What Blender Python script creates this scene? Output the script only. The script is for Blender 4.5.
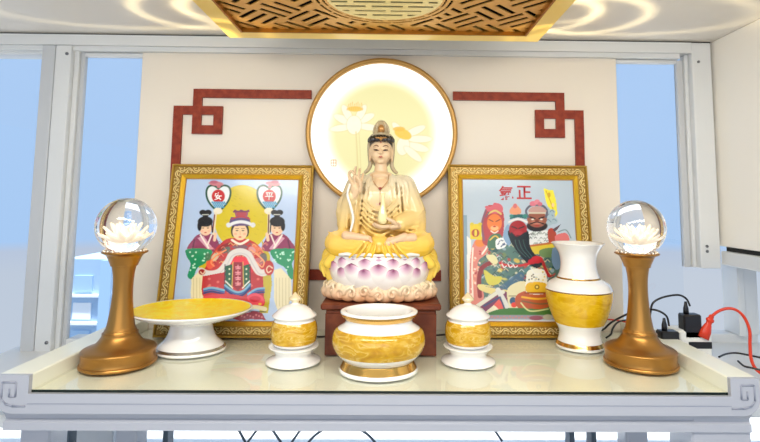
import bpy, math, random
import numpy as np
from mathutils import Vector, Matrix
random.seed(7); np.random.seed(7)
PI = math.pi
sc = bpy.context.scene
col = sc.collection
for o in list(bpy.data.objects): bpy.data.objects.remove(o)

# ------------------------------------------------------------------ camera
CF, CCX, CCY, CP, CYW, CR, CZ = 501.0, 399.4, 154.3, .0910, .01324, .00916, 1.51
F_ = np.array([math.sin(CYW)*math.cos(CP), math.cos(CYW)*math.cos(CP), math.sin(CP)])
R_ = np.array([math.cos(CYW), -math.sin(CYW), 0.]); U_ = np.cross(R_, F_)
R2_ = R_*math.cos(CR)+U_*math.sin(CR); U2_ = -R_*math.sin(CR)+U_*math.cos(CR)
cam = bpy.data.cameras.new('camera'); cob = bpy.data.objects.new('camera', cam); col.objects.link(cob)
cam.sensor_width = 36; cam.sensor_fit = 'HORIZONTAL'; cam.lens = CF/760*36
cam.shift_x = (380-CCX)/760; cam.shift_y = -(221-CCY)/760
cam.clip_start = .02; cam.clip_end = 200
M3 = Matrix(((R2_[0], U2_[0], -F_[0]), (R2_[1], U2_[1], -F_[1]), (R2_[2], U2_[2], -F_[2])))
cob.matrix_world = Matrix.Translation((0, 0, CZ)) @ M3.to_4x4()
sc.camera = cob
def ray(u, v): return F_+R2_*(u-CCX)/CF-U2_*(v-CCY)/CF
def atY(u, v, y): d = ray(u, v); return Vector(d*(y/d[1]))+Vector((0, 0, CZ))
def zat(v, y, u=380): return atY(u, v, y).z

def lin(c):
    return tuple(((x/255)/12.92 if x/255 <= .04045 else ((x/255+.055)/1.055)**2.4) for x in c[:3])
# ------------------------------------------------------------------ world
w = bpy.data.worlds.new('sky'); sc.world = w; w.use_nodes = True
nt = w.node_tree; nt.nodes.clear()
out = nt.nodes.new('ShaderNodeOutputWorld'); bg = nt.nodes.new('ShaderNodeBackground')
tc = nt.nodes.new('ShaderNodeTexCoord'); sp = nt.nodes.new('ShaderNodeSeparateXYZ'); rp = nt.nodes.new('ShaderNodeValToRGB')
mr = nt.nodes.new('ShaderNodeMapRange'); mr.inputs[1].default_value = -1; mr.inputs[2].default_value = 1
nt.links.new(tc.outputs['Generated'], sp.inputs[0]); nt.links.new(sp.outputs['Z'], mr.inputs[0])
nt.links.new(mr.outputs[0], rp.inputs[0]); nt.links.new(rp.outputs[0], bg.inputs[0]); nt.links.new(bg.outputs[0], out.inputs[0])
er = rp.color_ramp
er.elements[0].position = .0; er.elements[0].color = (*lin((206, 210, 216)), 1)
er.elements[1].position = 1; er.elements[1].color = (*lin((200, 222, 248)), 1)
for p, c in ((.44, (196, 206, 220)), (.458, (190, 202, 222)), (.464, (174, 206, 244)), (.62, (178, 209, 247))):
    e = er.elements.new(p); e.color = (*lin(c), 1)
bg.inputs[1].default_value = 1.0
sc.view_settings.view_transform = 'Standard'; sc.view_settings.look = 'None'
sc.view_settings.gamma = 1; sc.view_settings.use_curve_mapping = False
sc.view_settings.exposure = 0.0
# added fill lamps, out of view: one behind the viewer, one above the altar
def area(name, loc, rot, sx, sy, energy, color):
    l = bpy.data.lights.new(name, 'AREA'); l.shape = 'RECTANGLE'; l.size = sx; l.size_y = sy; l.energy = energy; l.color = color
    o = bpy.data.objects.new(name, l); o.location = loc; o.rotation_euler = rot; col.objects.link(o); return o
area('front_fill_light', (-.2, -1.3, 1.75), (math.radians(80), 0, 0), 2.2, .9, 13, (1, .96, .92))
area('top_fill_light', (-.02, .30, 1.905), (math.radians(28), 0, 0), 1.3, .25, 18, (1, .97, .89))
sl = bpy.data.lights.new('sun', 'SUN'); sl.energy = 7; sl.angle = .02; so = bpy.data.objects.new('sun', sl); so.rotation_euler = (math.radians(12), math.radians(4), 0); col.objects.link(so)
# up-light of the two crystal ball lamps: the ceiling loops are drawn as rings in its strength
def uplight(x, y, z, energy, rings):
    l = bpy.data.lights.new('ball_uplight', 'SPOT'); l.energy = energy; l.color = (1, .85, .5); l.spot_size = math.radians(130); l.shadow_soft_size = .002; l.use_nodes = True
    n = l.node_tree; em = n.nodes['Emission']; tcn = n.nodes.new('ShaderNodeTexCoord'); sx = n.nodes.new('ShaderNodeSeparateXYZ'); n.links.new(tcn.outputs['Normal'], sx.inputs[0])
    def M(op, a, b=None, c=None):
        q = n.nodes.new('ShaderNodeMath'); q.operation = op
        for i, t in enumerate((a, b, c)):
            if t is None: continue
            if isinstance(t, (int, float)): q.inputs[i].default_value = t
            else: n.links.new(t, q.inputs[i])
        return q.outputs[0]
    az = M('ABSOLUTE', sx.outputs['Z']); px = M('DIVIDE', sx.outputs['X'], az); py = M('DIVIDE', sx.outputs['Y'], az); tot = None
    for cx, cy, rx, ry, w_, st in rings:
        a = M('DIVIDE', M('SUBTRACT', px, cx), rx); b = M('DIVIDE', M('SUBTRACT', py, cy), ry)
        r = M('SQRT', M('ADD', M('MULTIPLY', a, a), M('MULTIPLY', b, b)))
        d = M('DIVIDE', M('SUBTRACT', r, 1.0), w_); v = M('MULTIPLY', M('EXPONENT', M('MULTIPLY', M('MULTIPLY', d, d), -1.0)), st)
        tot = v if tot is None else M('ADD', tot, v)
    n.links.new(tot, em.inputs['Strength'])
    o = bpy.data.objects.new('ball_uplight', l); o.location = (x, y, z); o.rotation_euler = (PI, 0, 0); col.objects.link(o)
uplight(-.505, .98, 1.60, 5, ((.55, -.25, .38, .34, .14, .9), (.22, -.28, .40, .34, .13, .9), (-.3, -.25, .9, .38, .10, .7), (.35, -.2, .22, .18, .2, .5)))
uplight(.475, .98, 1.60, 5, ((-.5, -.25, .38, .34, .14, .9), (-.15, -.28, .40, .34, .13, .9), (.15, -.25, .85, .38, .10, .7), (-.35, -.2, .22, .18, .2, .5)))

# ------------------------------------------------------------------ materials
MATS = {}
def mat(name, c, rough=.5, metal=0, spec=.5, emit=None, estr=0, coat=0, trans=0, ior=1.5, sss=0, var=None, vs=20, bump=0, bs=200, extra=None):
    if name in MATS: return MATS[name]
    m = bpy.data.materials.new(name); m.use_nodes = True; n = m.node_tree; b = n.nodes['Principled BSDF']
    b.inputs['Base Color'].default_value = (*lin(c), 1); b.inputs['Roughness'].default_value = rough
    b.inputs['Metallic'].default_value = metal; b.inputs['IOR'].default_value = ior
    b.inputs['Specular IOR Level'].default_value = spec
    b.inputs['Coat Weight'].default_value = coat; b.inputs['Coat Roughness'].default_value = .05
    b.inputs['Transmission Weight'].default_value = trans
    if emit: b.inputs['Emission Color'].default_value = (*lin(emit), 1); b.inputs['Emission Strength'].default_value = estr
    t = n.nodes.new('ShaderNodeTexCoord')
    if var:
        no = n.nodes.new('ShaderNodeTexNoise'); no.inputs['Scale'].default_value = vs; no.inputs['Detail'].default_value = 5
        r = n.nodes.new('ShaderNodeValToRGB'); r.color_ramp.elements[0].position = .35; r.color_ramp.elements[1].position = .65
        r.color_ramp.elements[0].color = (*lin(c), 1); r.color_ramp.elements[1].color = (*lin(var), 1)
        n.links.new(t.outputs['Object'], no.inputs['Vector']); n.links.new(no.outputs[0], r.inputs[0]); n.links.new(r.outputs[0], b.inputs['Base Color'])
    if bump:
        no = n.nodes.new('ShaderNodeTexNoise'); no.inputs['Scale'].default_value = bs
        bp = n.nodes.new('ShaderNodeBump'); bp.inputs['Strength'].default_value = bump; bp.inputs['Distance'].default_value = .001
        n.links.new(t.outputs['Object'], no.inputs['Vector']); n.links.new(no.outputs[0], bp.inputs['Height']); n.links.new(bp.outputs[0], b.inputs['Normal'])
    MATS[name] = m; return m
def marble(name, base, vein, light, scale=14, rough=.14, coat=.4):
    m = bpy.data.materials.new(name); m.use_nodes = True; n = m.node_tree; b = n.nodes['Principled BSDF']
    b.inputs['Roughness'].default_value = rough; b.inputs['Coat Weight'].default_value = coat
    t = n.nodes.new('ShaderNodeTexCoord'); mp = n.nodes.new('ShaderNodeMapping'); mp.inputs['Scale'].default_value = (1, 1, 2.2)
    a = n.nodes.new('ShaderNodeTexNoise'); a.inputs['Scale'].default_value = scale; a.inputs['Detail'].default_value = 6; a.inputs['Distortion'].default_value = 1.4
    r = n.nodes.new('ShaderNodeValToRGB'); e = r.color_ramp.elements
    mid = tuple((p+q)/2 for p, q in zip(base, light))
    e[0].position = .3; e[0].color = (*lin(vein), 1); e[1].position = .75; e[1].color = (*lin(vein), 1)
    for p, c in ((.45, base), (.535, mid), (.545, light), (.56, base)):
        x = e.new(p); x.color = (*lin(c), 1)
    n.links.new(t.outputs['Object'], mp.inputs[0]); n.links.new(mp.outputs[0], a.inputs['Vector']); n.links.new(a.outputs[0], r.inputs[0]); n.links.new(r.outputs[0], b.inputs['Base Color'])
    MATS[name] = m; return m
wall_m = mat('cream_wallboard', (226, 216, 201), .6, bump=.1, bs=300)
ceil_m = mat('ceiling_paint', (226, 219, 208), .45)
alu = mat('white_aluminium', (214, 215, 214), .35)
alu2 = mat('grey_aluminium', (190, 192, 194), .4)
dark = mat('dark_gap', (40, 38, 36), .8)
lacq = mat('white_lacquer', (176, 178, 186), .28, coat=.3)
lacq_in = mat('cream_lacquer', (241, 242, 226), .3, coat=.2)
groove = mat('grey_groove', (150, 154, 168), .5)
porc = mat('white_porcelain', (240, 238, 234), .1, coat=.6)
goldline = mat('gold_glaze', (214, 172, 96), .18, metal=1)
yglaze = marble('yellow_marbled_glaze', (218, 172, 14), (200, 150, 6), (230, 190, 46), 16, .14, .25)
yglaze2 = marble('bright_yellow_glaze', (255, 226, 6), (255, 212, 0), (255, 240, 120), 22, .4, 0)
oglaze = marble('amber_marbled_glaze', (206, 158, 26), (182, 130, 12), (230, 200, 120), 26, .14, .25)
bronze = mat('satin_gold_metal', (170, 122, 60), .33, metal=.85)
wood_red = mat('red_wood', (146, 58, 34), .5, var=(122, 42, 24), vs=60, spec=.25)
stand_m = mat('rosewood', (118, 60, 36), .4, var=(88, 40, 22), vs=40, spec=.3)
gold_fr = mat('frame_gold', (198, 160, 70), .32, metal=.6)
gold_br = mat('frame_gold_smooth', (226, 178, 48), .25, metal=.7)
gold_pale = mat('frame_pale_gold', (232, 208, 142), .28, metal=.45)
gold_dk = mat('frame_antique_gold', (150, 116, 48), .4, metal=.5)
ringgold = mat('ring_gold', (176, 134, 70), .4, metal=.5)
blackp = mat('black_plastic', (24, 24, 28), .35)
redp = mat('red_plastic', (216, 58, 30), .35)
whitep = mat('white_plastic', (236, 234, 226), .35)

# ------------------------------------------------------------------ mesh helpers
class MB:
    def __init__(s): s.v = []; s.f = []; s.mi = []; s.sm = []
    def add(s, v, f, mi=0, sm=False):
        k = len(s.v); s.v += [tuple(p) for p in v]
        for q in f: s.f.append([i+k for i in q]); s.mi.append(mi); s.sm.append(sm)
        return s
    def box(s, x0, x1, y0, y1, z0, z1, mi=0):
        v = [(x, y, z) for x in (x0, x1) for y in (y0, y1) for z in (z0, z1)]
        return s.add(v, [(0, 1, 3, 2), (4, 6, 7, 5), (0, 4, 5, 1), (2, 3, 7, 6), (0, 2, 6, 4), (1, 5, 7, 3)], mi)
    def bbox(s, x0, x1, y0, y1, z0, z1, b=.003, mi=0):    # box with chamfered edges
        xs = (x0, x1); ys = (y0, y1); zs = (z0, z1); v = []; idx = {}
        for i in (0, 1):
            for j in (0, 1):
                for k in (0, 1):
                    sx, sy, sz = (1, -1)[i]*b, (1, -1)[j]*b, (1, -1)[k]*b
                    for a, p in (('x', (xs[i], ys[j]+sy, zs[k]+sz)), ('y', (xs[i]+sx, ys[j], zs[k]+sz)), ('z', (xs[i]+sx, ys[j]+sy, zs[k]))):
                        idx[i, j, k, a] = len(v); v.append(p)
        f = []
        for i in (0, 1): f.append([idx[i, j, k, 'x'] for j, k in ((0, 0), (0, 1), (1, 1), (1, 0))])
        for j in (0, 1): f.append([idx[i, j, k, 'y'] for i, k in ((0, 0), (1, 0), (1, 1), (0, 1))])
        for k in (0, 1): f.append([idx[i, j, k, 'z'] for i, j in ((0, 0), (0, 1), (1, 1), (1, 0))])
        for a_ in (0, 1):
            for b_ in (0, 1):
                f.append([idx[0, a_, b_, 'y'], idx[1, a_, b_, 'y'], idx[1, a_, b_, 'z'], idx[0, a_, b_, 'z']])
                f.append([idx[a_, 0, b_, 'x'], idx[a_, 1, b_, 'x'], idx[a_, 1, b_, 'z'], idx[a_, 0, b_, 'z']])
                f.append([idx[a_, b_, 0, 'x'], idx[a_, b_, 1, 'x'], idx[a_, b_, 1, 'y'], idx[a_, b_, 0, 'y']])
        for i in (0, 1):
            for j in (0, 1):
                for k in (0, 1): f.append([idx[i, j, k, q] for q in 'xyz'])
        return s.add(v, f, mi)
    def lathe(s, prof, c=(0, 0, 0), n=48, mi=None, sy=1.0, cap=True):
        # prof: list of (r,z[,mat])
        v = []; f = []; mis = []
        for p in prof:
            for i in range(n):
                a = 2*PI*i/n; v.append((c[0]+p[0]*math.cos(a), c[1]+p[0]*sy*math.sin(a), c[2]+p[1]))
        for j in range(len(prof)-1):
            m_ = prof[j][2] if len(prof[j]) > 2 else (mi or 0)
            for i in range(n):
                k = (i+1) % n; f.append((j*n+i, j*n+k, (j+1)*n+k, (j+1)*n+i)); mis.append(m_)
        k0 = len(s.v); s.v += v
        for q, m_ in zip(f, mis): s.f.append([i+k0 for i in q]); s.mi.append(m_); s.sm.append(True)
        if cap:
            s.f.append([k0+i for i in reversed(range(n))]); s.mi.append(mis[0]); s.sm.append(False)
            e = (len(prof)-1)*n; s.f.append([k0+e+i for i in range(n)]); s.mi.append(mis[-1]); s.sm.append(False)
        return s
    def tube(s, pts, r, n=8, mi=0, closed=False, r1=None, flat=1.0, up=(0, 0, 1)):
        P = [Vector(p) for p in pts]; N = len(P); k0 = len(s.v); up = Vector(up)
        for i in range(N):
            if closed: t = P[(i+1) % N]-P[i-1]
            else: t = P[min(i+1, N-1)]-P[max(i-1, 0)]
            t.normalize(); a = up-t*up.dot(t)
            if a.length < 1e-4: a = Vector((1, 0, 0))-t*t.x
            a.normalize(); b = t.cross(a)
            rr = (r[i] if isinstance(r, (list, tuple)) else (r if r1 is None else r+(r1-r)*i/(N-1)))
            for j in range(n):
                g = 2*PI*j/n; s.v.append(tuple(P[i]+a*math.cos(g)*rr*flat+b*math.sin(g)*rr))
        for i in range(N if closed else N-1):
            for j in range(n):
                q = (j+1) % n; i2 = (i+1) % N
                s.f.append([k0+i*n+j, k0+i*n+q, k0+i2*n+q, k0+i2*n+j]); s.mi.append(mi); s.sm.append(True)
        if not closed:
            s.f.append([k0+j for j in reversed(range(n))]); s.mi.append(mi); s.sm.append(True)
            s.f.append([k0+(N-1)*n+j for j in range(n)]); s.mi.append(mi); s.sm.append(True)
        return s
    def ell(s, c, r, n=20, m=12, mi=0, rot=None):
        v = [(0, 0, -1)]+[(math.cos(2*PI*i/n)*math.sin(PI*j/m), math.sin(2*PI*i/n)*math.sin(PI*j/m), -math.cos(PI*j/m)) for j in range(1, m) for i in range(n)]+[(0, 0, 1)]
        v = [Vector((p[0]*r[0], p[1]*r[1], p[2]*r[2])) for p in v]
        if rot: 
            E = Matrix.Rotation(rot[2], 3, 'Z') @ Matrix.Rotation(rot[1], 3, 'Y') @ Matrix.Rotation(rot[0], 3, 'X'); v = [E @ p for p in v]
        v = [p+Vector(c) for p in v]; f = []; L = len(v)-1
        for i in range(n):
            k = (i+1) % n; f.append((0, 1+k, 1+i)); f.append((L, L-n+i, L-n+k))
            for j in range(m-2): a = 1+j*n; f.append((a+i, a+k, a+n+k, a+n+i))
        return s.add(v, f, mi, True)
    def cap(s, p0, p1, r0, r1=None, n=14, mi=0):
        r1 = r0 if r1 is None else r1; p0 = Vector(p0); p1 = Vector(p1); d = (p1-p0).normalized(); pts = []; rs = []
        for a in (80, 60, 40, 20): pts.append(p0-d*r0*math.sin(math.radians(a))); rs.append(r0*math.cos(math.radians(a)))
        for t in (0, .25, .5, .75, 1): pts.append(p0.lerp(p1, t)); rs.append(r0+(r1-r0)*t)
        for a in (20, 40, 60, 80): pts.append(p1+d*r1*math.sin(math.radians(a))); rs.append(r1*math.cos(math.radians(a)))
        return s.tube(pts, rs, n, mi, up=(.13, .31, .94))
    def prism(s, poly, y0, y1, mi=0, axis='y'):
        n = len(poly)
        mk = {'y': lambda p, t: (p[0], t, p[1]), 'z': lambda p, t: (p[0], p[1], t), 'x': lambda p, t: (t, p[0], p[1])}[axis]
        v = [mk(p, y0) for p in poly]+[mk(p, y1) for p in poly]
        f = [list(range(n)), list(reversed(range(n, 2*n)))]+[(i, i+n, (i+1) % n+n, (i+1) % n) for i in range(n)]
        return s.add(v, f, mi)
    def build(s, name, mats, parent=None, loc=None, fix=True):
        me = bpy.data.meshes.new(name); me.from_pydata(s.v, [], s.f)
        if not isinstance(mats, (list, tuple)): mats = [mats]
        for m in mats: me.materials.append(m)
        me.polygons.foreach_set('material_index', s.mi); me.polygons.foreach_set('use_smooth', s.sm)
        me.update()
        if fix:
            import bmesh
            b = bmesh.new(); b.from_mesh(me); bmesh.ops.recalc_face_normals(b, faces=b.faces); b.to_mesh(me); b.free()
        o = bpy.data.objects.new(name, me); col.objects.link(o)
        if parent: o.parent = parent
        if loc: o.location = loc
        return o
def empty(name, loc=(0, 0, 0), label=None, cat=None, group=None):
    o = bpy.data.objects.new(name, None); o.empty_display_size = .02; o.location = loc; col.objects.link(o)
    tag(o, label, cat, group); return o
def tag(o, label=None, cat=None, group=None, kind=None):
    if label: o['label'] = label
    if cat: o['category'] = cat
    if group: o['group'] = group
    if kind: o['kind'] = kind
    return o
def children(o): return [c for c in bpy.data.objects if c.parent == o]
def copy_tree(o, parent=None):
    c = o.copy(); col.objects.link(c)
    if parent: c.parent = parent
    for ch in children(o): copy_tree(ch, c)
    return c
def struct(o, label=None):
    tag(o, label, None, None, 'structure'); return o
def spl(pts, n=8, closed=False):
    P = [np.array(p, float) for p in pts]; N = len(P); r = []
    for i in range(N if closed else N-1):
        if closed: a, b, c, d = P[i-1], P[i], P[(i+1) % N], P[(i+2) % N]
        else: a, b, c, d = P[max(i-1, 0)], P[i], P[i+1], P[min(i+2, N-1)]
        for k in range(n):
            t = k/n; r.append(tuple(.5*((2*b)+(-a+c)*t+(2*a-5*b+4*c-d)*t*t+(-a+3*b-3*c+d)*t**3)))
    if not closed: r.append(tuple(P[-1]))
    return r
def sculpt(mb, name, mats, parent, voxel, smooth=4, factor=.5):
    o = mb.build(name+'_src', mats, None, fix=True)
    md = o.modifiers.new('r', 'REMESH'); md.mode = 'VOXEL'; md.voxel_size = voxel; md.use_smooth_shade = True
    if smooth: s_ = o.modifiers.new('s', 'SMOOTH'); s_.iterations = smooth; s_.factor = factor
    dg = bpy.context.evaluated_depsgraph_get(); dg.update()
    me = bpy.data.meshes.new_from_object(o.evaluated_get(dg)); me.name = name
    bpy.data.objects.remove(o)
    me.materials.clear()
    for m in (mats if isinstance(mats, (list, tuple)) else [mats]): me.materials.append(m)
    me.polygons.foreach_set('use_smooth', [True]*len(me.polygons)); me.polygons.foreach_set('material_index', [0]*len(me.polygons))
    me.update()
    n = bpy.data.objects.new(name, me); col.objects.link(n); n.parent = parent; return n

# ================================================================== SETTING
WY = 1.24; CEZ = 1.915
struct(MB().box(-2.2, 2.2, -1.6, 1.32, CEZ, CEZ+.05).build('ceiling', ceil_m))
struct(MB().box(-2.2, 2.2, -1.6, 1.32, -.05, 0).build('floor', mat('pale_floor_tile', (214, 208, 198), .3)))
# the wallboard behind the altar
struct(MB().bbox(-.632, .566, WY, WY+.03, 1.06, 1.89, .002).build('wall_back', wall_m))
# top beam over window and board, with a dark seam to the ceiling
tb = MB().box(-1.6, .7475, WY-.021, WY+.05, 1.8845, 1.911)
tb.box(-1.6, .7215, WY-.012, WY+.05, 1.873, 1.8845)
struct(tb.build('trim_1', alu))
struct(MB().box(-1.6, .80, WY-.014, WY+.05, 1.911, CEZ).build('trim_2', dark))

def thin_glass(name, tint, rough, ior):
    m = bpy.data.materials.new(name); m.use_nodes = True; g = m.node_tree; g.nodes.clear(); N = g.nodes.new
    go = N('ShaderNodeOutputMaterial'); gm = N('ShaderNodeMixShader'); gt = N('ShaderNodeBsdfTransparent'); gg = N('ShaderNodeBsdfGlossy'); gf = N('ShaderNodeFresnel'); ge = N('ShaderNodeNewGeometry'); mm = N('ShaderNodeMath'); ms = N('ShaderNodeMath')
    gt.inputs[0].default_value = tint; gg.inputs['Roughness'].default_value = rough; gf.inputs[0].default_value = ior
    ms.operation = 'SUBTRACT'; ms.inputs[0].default_value = 1; g.links.new(ge.outputs['Backfacing'], ms.inputs[1]); mm.operation = 'MULTIPLY'
    g.links.new(gf.outputs[0], mm.inputs[0]); g.links.new(ms.outputs[0], mm.inputs[1]); g.links.new(mm.outputs[0], gm.inputs[0])
    g.links.new(gt.outputs[0], gm.inputs[1]); g.links.new(gg.outputs[0], gm.inputs[2]); g.links.new(gm.outputs[0], go.inputs[0]); return m
glass_n = thin_glass('window_glass', (.97, .985, 1, 1), .02, 1.45)

def window(name, frames, pane):
    r = empty(name); r['kind'] = 'structure'
    for nm, b, m in frames:
        q = MB(); q.bbox(*b, .0015); q.build(nm, m, r)
    q = MB(); q.box(*pane); q.build('pane', glass_n, r); return r
ZS = 1.15
w1 = window('window_1', [
    ('window_frame', (-.868, -.836, WY-.02, WY+.05, 1.02, 1.884), alu2),
    ('window_frame', (-1.6, -.868, WY, WY+.05, 1.866, 1.884), alu),
    ('window_frame', (-1.6, -.868, WY, WY+.05, 1.02, 1.05), alu)], (-1.6, -.868, WY+.012, WY+.016, 1.05, 1.866))
w2 = window('window_2', [
    ('window_frame', (-.8345, -.797, WY-.02, WY+.05, 1.02, 1.884), alu),
    ('window_frame', (-.797, -.786, WY-.006, WY+.017, 1.03, 1.884), alu),
    ('window_frame', (-.786, -.776, WY+.003, WY+.017, 1.03, 1.878), alu2),
    ('window_frame', (-.776, -.632, WY+.002, WY+.017, 1.862, 1.872), alu),
    ('window_frame', (-.776, -.632, WY+.002, WY+.05, 1.13, ZS+.022), alu)], (-.776, -.632, WY+.012, WY+.016, ZS+.022, 1.862))
sm = MB()
for z in (1.862, 1.17): sm.tube([(-.806, WY-.022, z), (-.806, WY-.0195, z)], .004, 12, up=(0, 0, 1))
sm.build('frame_screw', mat('screw_grey', (120, 122, 126), .4, metal=.7), w2)
w3 = window('window_3', [
    ('window_frame', (.566, .722, WY+.002, WY+.017, 1.864, 1.872), alu),
    ('window_frame', (.722, .738, WY+.003, WY+.017, 1.352, 1.872), alu2),
    ('window_frame', (.738, .748, WY-.004, WY+.017, 1.352, 1.884), alu),
    ('window_frame', (.748, .797, WY-.02, WY+.017, 1.352, 1.911), alu),
    ('window_frame', (.566, .90, WY+.01, WY+.05, 1.14, 1.19), alu),
    ('window_frame', (.842, .858, WY-.01, WY+.05, 1.19, 1.36), alu),
    ('window_frame', (.866, .90, WY+.004, WY+.05, 1.19, 1.36), alu)], (.566, .722, WY+.012, WY+.016, 1.19, 1.864))
sm = MB()
for z in (1.862, 1.405, 1.393): sm.tube([(.764, WY-.022, z), (.764, WY-.0195, z)], .0035, 12)
sm.build('frame_screw', mat('screw_grey', (120, 122, 126), .4, metal=.7), w3)
# side wall that comes forward at the right above its window rail
struct(MB().bbox(.803, .95, .45, WY+.05, 1.405, CEZ, .002).build('wall_right', mat('pale_cream_panel', (244, 238, 226), .6)))
struct(MB().box(.812, .95, .45, WY-.02, 1.394, 1.405).build('trim_3', dark))
q = MB(); q.prism([(.758, 1.372), (.95, 1.372), (.95, 1.394), (.80, 1.394)], 0, 0)
struct(MB().bbox(.797, .96, .45, WY-.021, 1.362, 1.394, .002).build('trim_4', alu))
# sills
struct(MB().bbox(-.90, -.624, .87, WY+.02, ZS-.02, ZS, .003).build('trim_5', alu))
struct(MB().bbox(.60, .98, .87, WY+.02, ZS-.0, ZS+.02, .003).build('trim_6', alu))
struct(MB().box(-.60, -.52, WY+.06, WY+.065, ZS, 1.2).build('trim_7', dark)) if False else None

# low window behind the table legs with its curled grille
lw = empty('window_4'); lw['kind'] = 'structure'
for x in (-.76, -.66, -.53, .435, .487):
    MB().bbox(x-.006, x+.006, WY+.005, WY+.04, .5, 1.06, .001).build('window_bar', mat('dark_grille', (70, 84, 96), .5), lw)
MB().bbox(-.86, -.78, WY+.0, WY+.05, .5, 1.02, .002).build('window_frame', alu2, lw)
MB().bbox(-.735, -.65, WY+.0, WY+.05, .5, 1.06, .002).build('window_frame', alu2, lw)
q = MB()
for x, r in ((-.115, .10),):
    q.tube([(x+r*math.cos(a*PI/24), WY+.02, .870+r*math.sin(a*PI/24)*1.0) for a in range(-16, 40)], .003, 6, up=(0, 1, 0))
for a, b in (((-.375, .972), (-.345, .93)), ((-.34, .93), (-.30, .975)), ((-.30, .975), (-.26, .93)), ((-.235, .93), (-.20, .972)), ((.235, .975), (.27, .935))):
    q.tube([(a[0], WY+.02, a[1]), ((a[0]+b[0])/2, WY+.02, (a[1]+b[1])/2+.004), (b[0], WY+.02, b[1])], .003, 6, up=(0, 1, 0))
q.build('grille_scroll', mat('dark_grille', (70, 84, 96), .5), lw)
MB().box(-1.6, .9, WY+.044, WY+.047, .45, 1.02).build('pane', glass_n, lw)
struct(MB().bbox(-1.9, 1.9, WY+.06, WY+1.4, .40, .45, .003).build('ledge_outside', mat('sunlit_ledge', (255, 255, 255), .7))) if False else None
lg = MB().bbox(-1.9, 1.9, WY+.06, WY+.8, .76, .80, .003).build('balcony_ledge', mat('white_ledge', (252, 252, 252), .6)); tag(lg, 'white balcony ledge outside, seen in the strip under the altar table', 'ledge')

# ================================================================== ALTAR TABLE
T = empty('altar_table', (-.012, 1.04, 0), 'white lacquered altar table with scrolled front corners filling the picture', 'altar table')
def tb_build(mb, nm, m, par=T):
    o = mb.build(nm, m, par); o.matrix_parent_inverse = Matrix.Translation((.012, -1.04, 0)) if par is T else o.matrix_parent_inverse; return o
XL, XR = -.580, .556; OL, OR = -.634, .605; FY = .848; TZ = 1.2
tb_build(MB().box(OL+.02, OR-.02, FY+.002, WY-.001, 1.183, TZ-.0045), 'tabletop', lacq_in)
for a, b in ((OL, XL), (XR, OR)):
    tb_build(MB().bbox(a, b, FY+.001, WY-.001, 1.183, 1.224, .002), 'side_rail', lacq_in)
# front edge board with rounded scroll ends
poly = [(XL, 1.1955), (XL, 1.224), (OL+.003, 1.224)]+[(OL+.0+.03-.03*math.cos(a), 1.195-.03*math.sin(a)) for a in np.linspace(0, PI/2, 9)]
poly += [(OR-.03+.03*math.sin(a), 1.195-.03*math.cos(a)) for a in np.linspace(0, PI/2, 9)]+[(OR-.003, 1.224), (XR, 1.224), (XR, 1.1955)]
# split: band + two end pieces, kept as one board
q = MB(); q.prism(poly, FY-.006, FY+.002)
tb_build(q, 'front_edge', lacq)
def fret(cx, sgn):
    s_ = .0085
    return [(cx+sgn*a*s_, FY-.0062, 1.197+b*s_) for a, b in ((0.0, .8), (0, -.7), (-1.2, -.7), (-1.2, 1.9), (1.4, 1.9), (1.4, -1.0), (.6, -2.0), (-.8, -2.4), (-3.2, -2.4))]
for cx, sg in ((OL+.024, -1), (OR-.022, 1)):
    P = fret(cx, sg); q = MB(); q.tube([P[0], P[1]], .0017, 4, up=(0, 1, 0))
    for i in range(1, len(P)-1): q.tube([P[i], P[i+1]], .0017, 4, up=(0, 1, 0))
    tb_build(q, 'carved_scroll', groove)
q = MB(); q.box(XL+.0, XR, FY-.0064, FY-.005, 1.1795, 1.181); tb_build(q, 'groove_line', groove)
q = MB()
q.prism([(FY+.0, 1.165), (FY+.004, 1.160), (FY+.008, 1.152), (FY+.002, 1.148), (FY+.002, 1.136), (FY+.03, 1.136), (FY+.03, 1.165)], OL+.012, OR-.012, axis='x')
q.v = [(x+0, y, z) for x, y, z in q.v]
tb_build(q, 'apron', lacq)
for x0, x1 in ((OL+.02, OL+.07),):
    tb_build(MB().bbox(x0, x1, FY+.03, FY+.08, 0, 1.183, .003), 'leg', lacq)
tb_build(MB().bbox(.497, OR-.01, FY+.006, FY+.08, 0, 1.183, .003), 'leg', lacq)
for x in (OL+.02, OR-.07): tb_build(MB().bbox(x, x+.05, WY-.06, WY-.01, 0, 1.183, .003), 'leg', lacq)
# glass sheet on the top
tg = thin_glass('table_glass', (.992, .992, .975, 1), .03, 1.45)
q = MB(); q.box(XL+.001, XR-.001, FY, WY-.002, TZ-.0044, TZ)
q.mi[2] = 1
gs = q.build('glass_sheet', [tg, mat('glass_edge', (8, 26, 18), .2)])
tag(gs, 'clear glass sheet with dark green edge covering the altar tabletop', 'glass sheet')

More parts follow.
